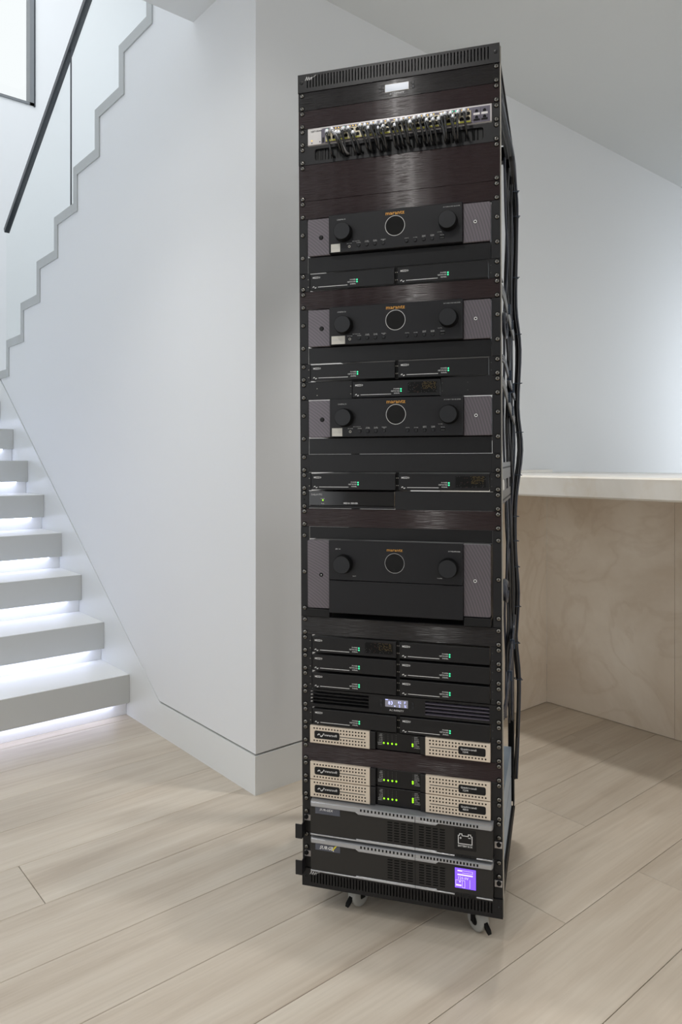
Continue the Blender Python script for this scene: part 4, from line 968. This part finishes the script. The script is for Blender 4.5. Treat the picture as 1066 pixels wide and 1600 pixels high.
# ------------------------------------------------------------------ cables and brackets on the open right side
def path(pts):          # (x, depth, k)
    return [(a, b_, Z(c_)) for a, b_, c_ in pts]
XS = W+0.008
main = [(W+0.000, 0.06, 1.9), (W+0.004, 0.22, 1.95), (W+0.010, 0.40, 2.3), (W+0.012, 0.475, 3.4), (W+0.016, 0.485, 5.0), (W+0.015, 0.482, 8), (W+0.012, 0.480, 12), (W+0.022, 0.484, 15), (W+0.018, 0.482, 19), (W+0.026, 0.486, 22),
        (W+0.010, 0.478, 25.5), (W+0.009, 0.478, 29), (W+0.016, 0.482, 32), (W+0.010, 0.480, 35), (W+0.018, 0.484, 38), (W+0.014, 0.480, 42), (W+0.008, 0.478, 45)]
bd_ = thing('cable_bundle', 'long black cable bundle tied down the back edge of the open rack side', 'cables', (W+0.01, 0.48, Z(23)))
offs = [(0, 0), (0.006, 0.004), (-0.006, 0.003), (0.001, -0.007), (-0.004, -0.005), (0.007, -0.004)]
for i, (ox, oy) in enumerate(offs):
    kk = 1 if i < 3 else 3
    end = len(main)-(0 if i in (0, 1) else 1+(i % 3))
    pts = [(a-0.008+ox*0.8+random.uniform(-.0012, .0012), b_+oy*0.8+random.uniform(-.001, .001), Z(c_*0.94+0.1)) for a, b_, c_ in main[kk-1:end]]
    MB().tube(pts, 0.0036, 'cable_blue' if i in (1, 5) else 'cable_black', 8, 4).build('cable', bd_)
for c_ in (3.9, 5.5, 9.5, 13.2, 16.4, 19.6, 22.4, 25.1, 26.7, 28.4, 31.0, 33.4, 35.8):
    a = [m_ for m_ in main if m_[2]*0.94+0.1 <= c_][-1]; b2 = [m_ for m_ in main if m_[2]*0.94+0.1 > c_][0]
    f_ = (c_-a[2]*.94-.1)/((b2[2]-a[2])*.94); x = a[0]+(b2[0]-a[0])*f_-0.008; y = a[1]+(b2[1]-a[1])*f_
    tm = MB(); tm.tube([(x+0.0105*math.cos(q), y+0.010*math.sin(q), Z(c_)) for q in [2*math.pi*j/12 for j in range(13)]], 0.0014, 'tie', 5, 1); tm.box(x+0.006, x+0.0145, y-0.011, y-0.008, Z(c_)-0.001, Z(c_)+0.001, 'tie'); tm.build('cable_tie', bd_)
b2_ = thing('cable_bundle', 'loose black cables hanging inside the open right side of the rack', 'cables', (W-0.006, 0.3, Z(20)))
for i in range(7):
    x = W-0.012+0.002*i; d0 = 0.33+0.016*i; pts = []
    for j in range(12):
        pts.append((x+random.uniform(-.006, .006), d0+random.uniform(-.03, .03), Z(3+j*3.1+0.2*i)))
    MB().tube(pts, 0.0034, 'cable_black' if i % 3 else 'cable_blue', 7, 4).build('cable', b2_)
def loop(name, label, k, d, r, mt, n=3):
    t_ = thing(name, label, 'cables', (W-0.004, d, Z(k)))
    for i in range(n):
        q0 = random.random(); MB().tube([(W-0.004+0.003*i, d+r*1.6*math.cos(q0+q), Z(k)+r*math.sin(q0+q)-0.002*i) for q in [2*math.pi*j/14 for j in range(14)]], 0.0035, mt, 7, 2).build('cable', t_)
loop('cable_coil', 'small coil of black cable level with the foot of the tall receiver', 28.6, 0.14, 0.024, 'cable_blue')
loop('cable_coil', 'coil of dark cable beside the second receiver on the open rack side', 13.7, 0.18, 0.03, 'cable_blue', 2)
def sash(label, k0, d0, k1, d1, mt, n=4):
    t_ = thing('cable_ribbon', label, 'cables', (W-0.002, (d0+d1)/2, Z((k0+k1)/2)))
    for i in range(n):
        o = (i-(n-1)/2)*0.006
        MB().tube([(W-0.012, d0-0.05, Z(k0-0.1)+o), (W-0.001, d0, Z(k0)+o), (W+0.003, (d0+d1)/2, Z((k0+k1)/2)+o-0.004), (W+0.006, d1, Z(k1)+o)], 0.0030, mt, 7, 4).build('cable', t_)
    for f_ in (0.35, 0.7):
        z = Z(k0+(k1-k0)*f_); MB().box(W-0.002, W+0.0105, d0+(d1-d0)*f_-0.004, d0+(d1-d0)*f_+0.004, z-0.014, z+0.011, 'tie').build('cable_tie', t_)
sash('grey ribbon of cables crossing the rack side beside the topmost blank above the second receiver', 12.3, 0.08, 13.6, 0.40, 'cable_grey', 4)
sash('grey ribbon of cables crossing the rack side beside the third receiver', 17.2, 0.06, 18.9, 0.42, 'cable_grey', 4)
sash('bluish black sash of cables sloping down beside the three amplifier rows', 35.0, 0.10, 31.6, 0.42, 'cable_blue', 5)
sash('dark cables leaving the second amplifier pair on the rack side', 15.9, 0.12, 17.4, 0.44, 'cable_blue', 3)
for k, d, label in ((7.4, 0.2, 'first'), (20.1, 0.25, 'second')):
    pass
# perforated grey side bracket that carries the deep units
t_ = thing('side_bracket', 'grey perforated metal bracket across the open right side of the rack', 'bracket', (W-0.002, 0.25, Z(22.6)))
bm = MB()
kz = [(21.5, 22.45), (23.05, 23.75)]
x0, x1 = W-0.0045, W-0.003
for a, e in kz: bm.box(x0, x1, 0.05, 0.44, Z(e), Z(a), 'bracket_grey')
for d0 in (0.05, 0.17, 0.29, 0.40): bm.box(x0, x1, d0, d0+0.04, Z(23.05), Z(22.45), 'bracket_grey')
bm.build('plate', t_)
hm = MB()
for a in (21.75, 23.5):
    for i in range(16): hm.box(x1, x1+0.0004, 0.07+0.022*i, 0.079+0.022*i, Z(a+0.09), Z(a), 'black_deep')
hm.build('holes', t_, stuff=True)
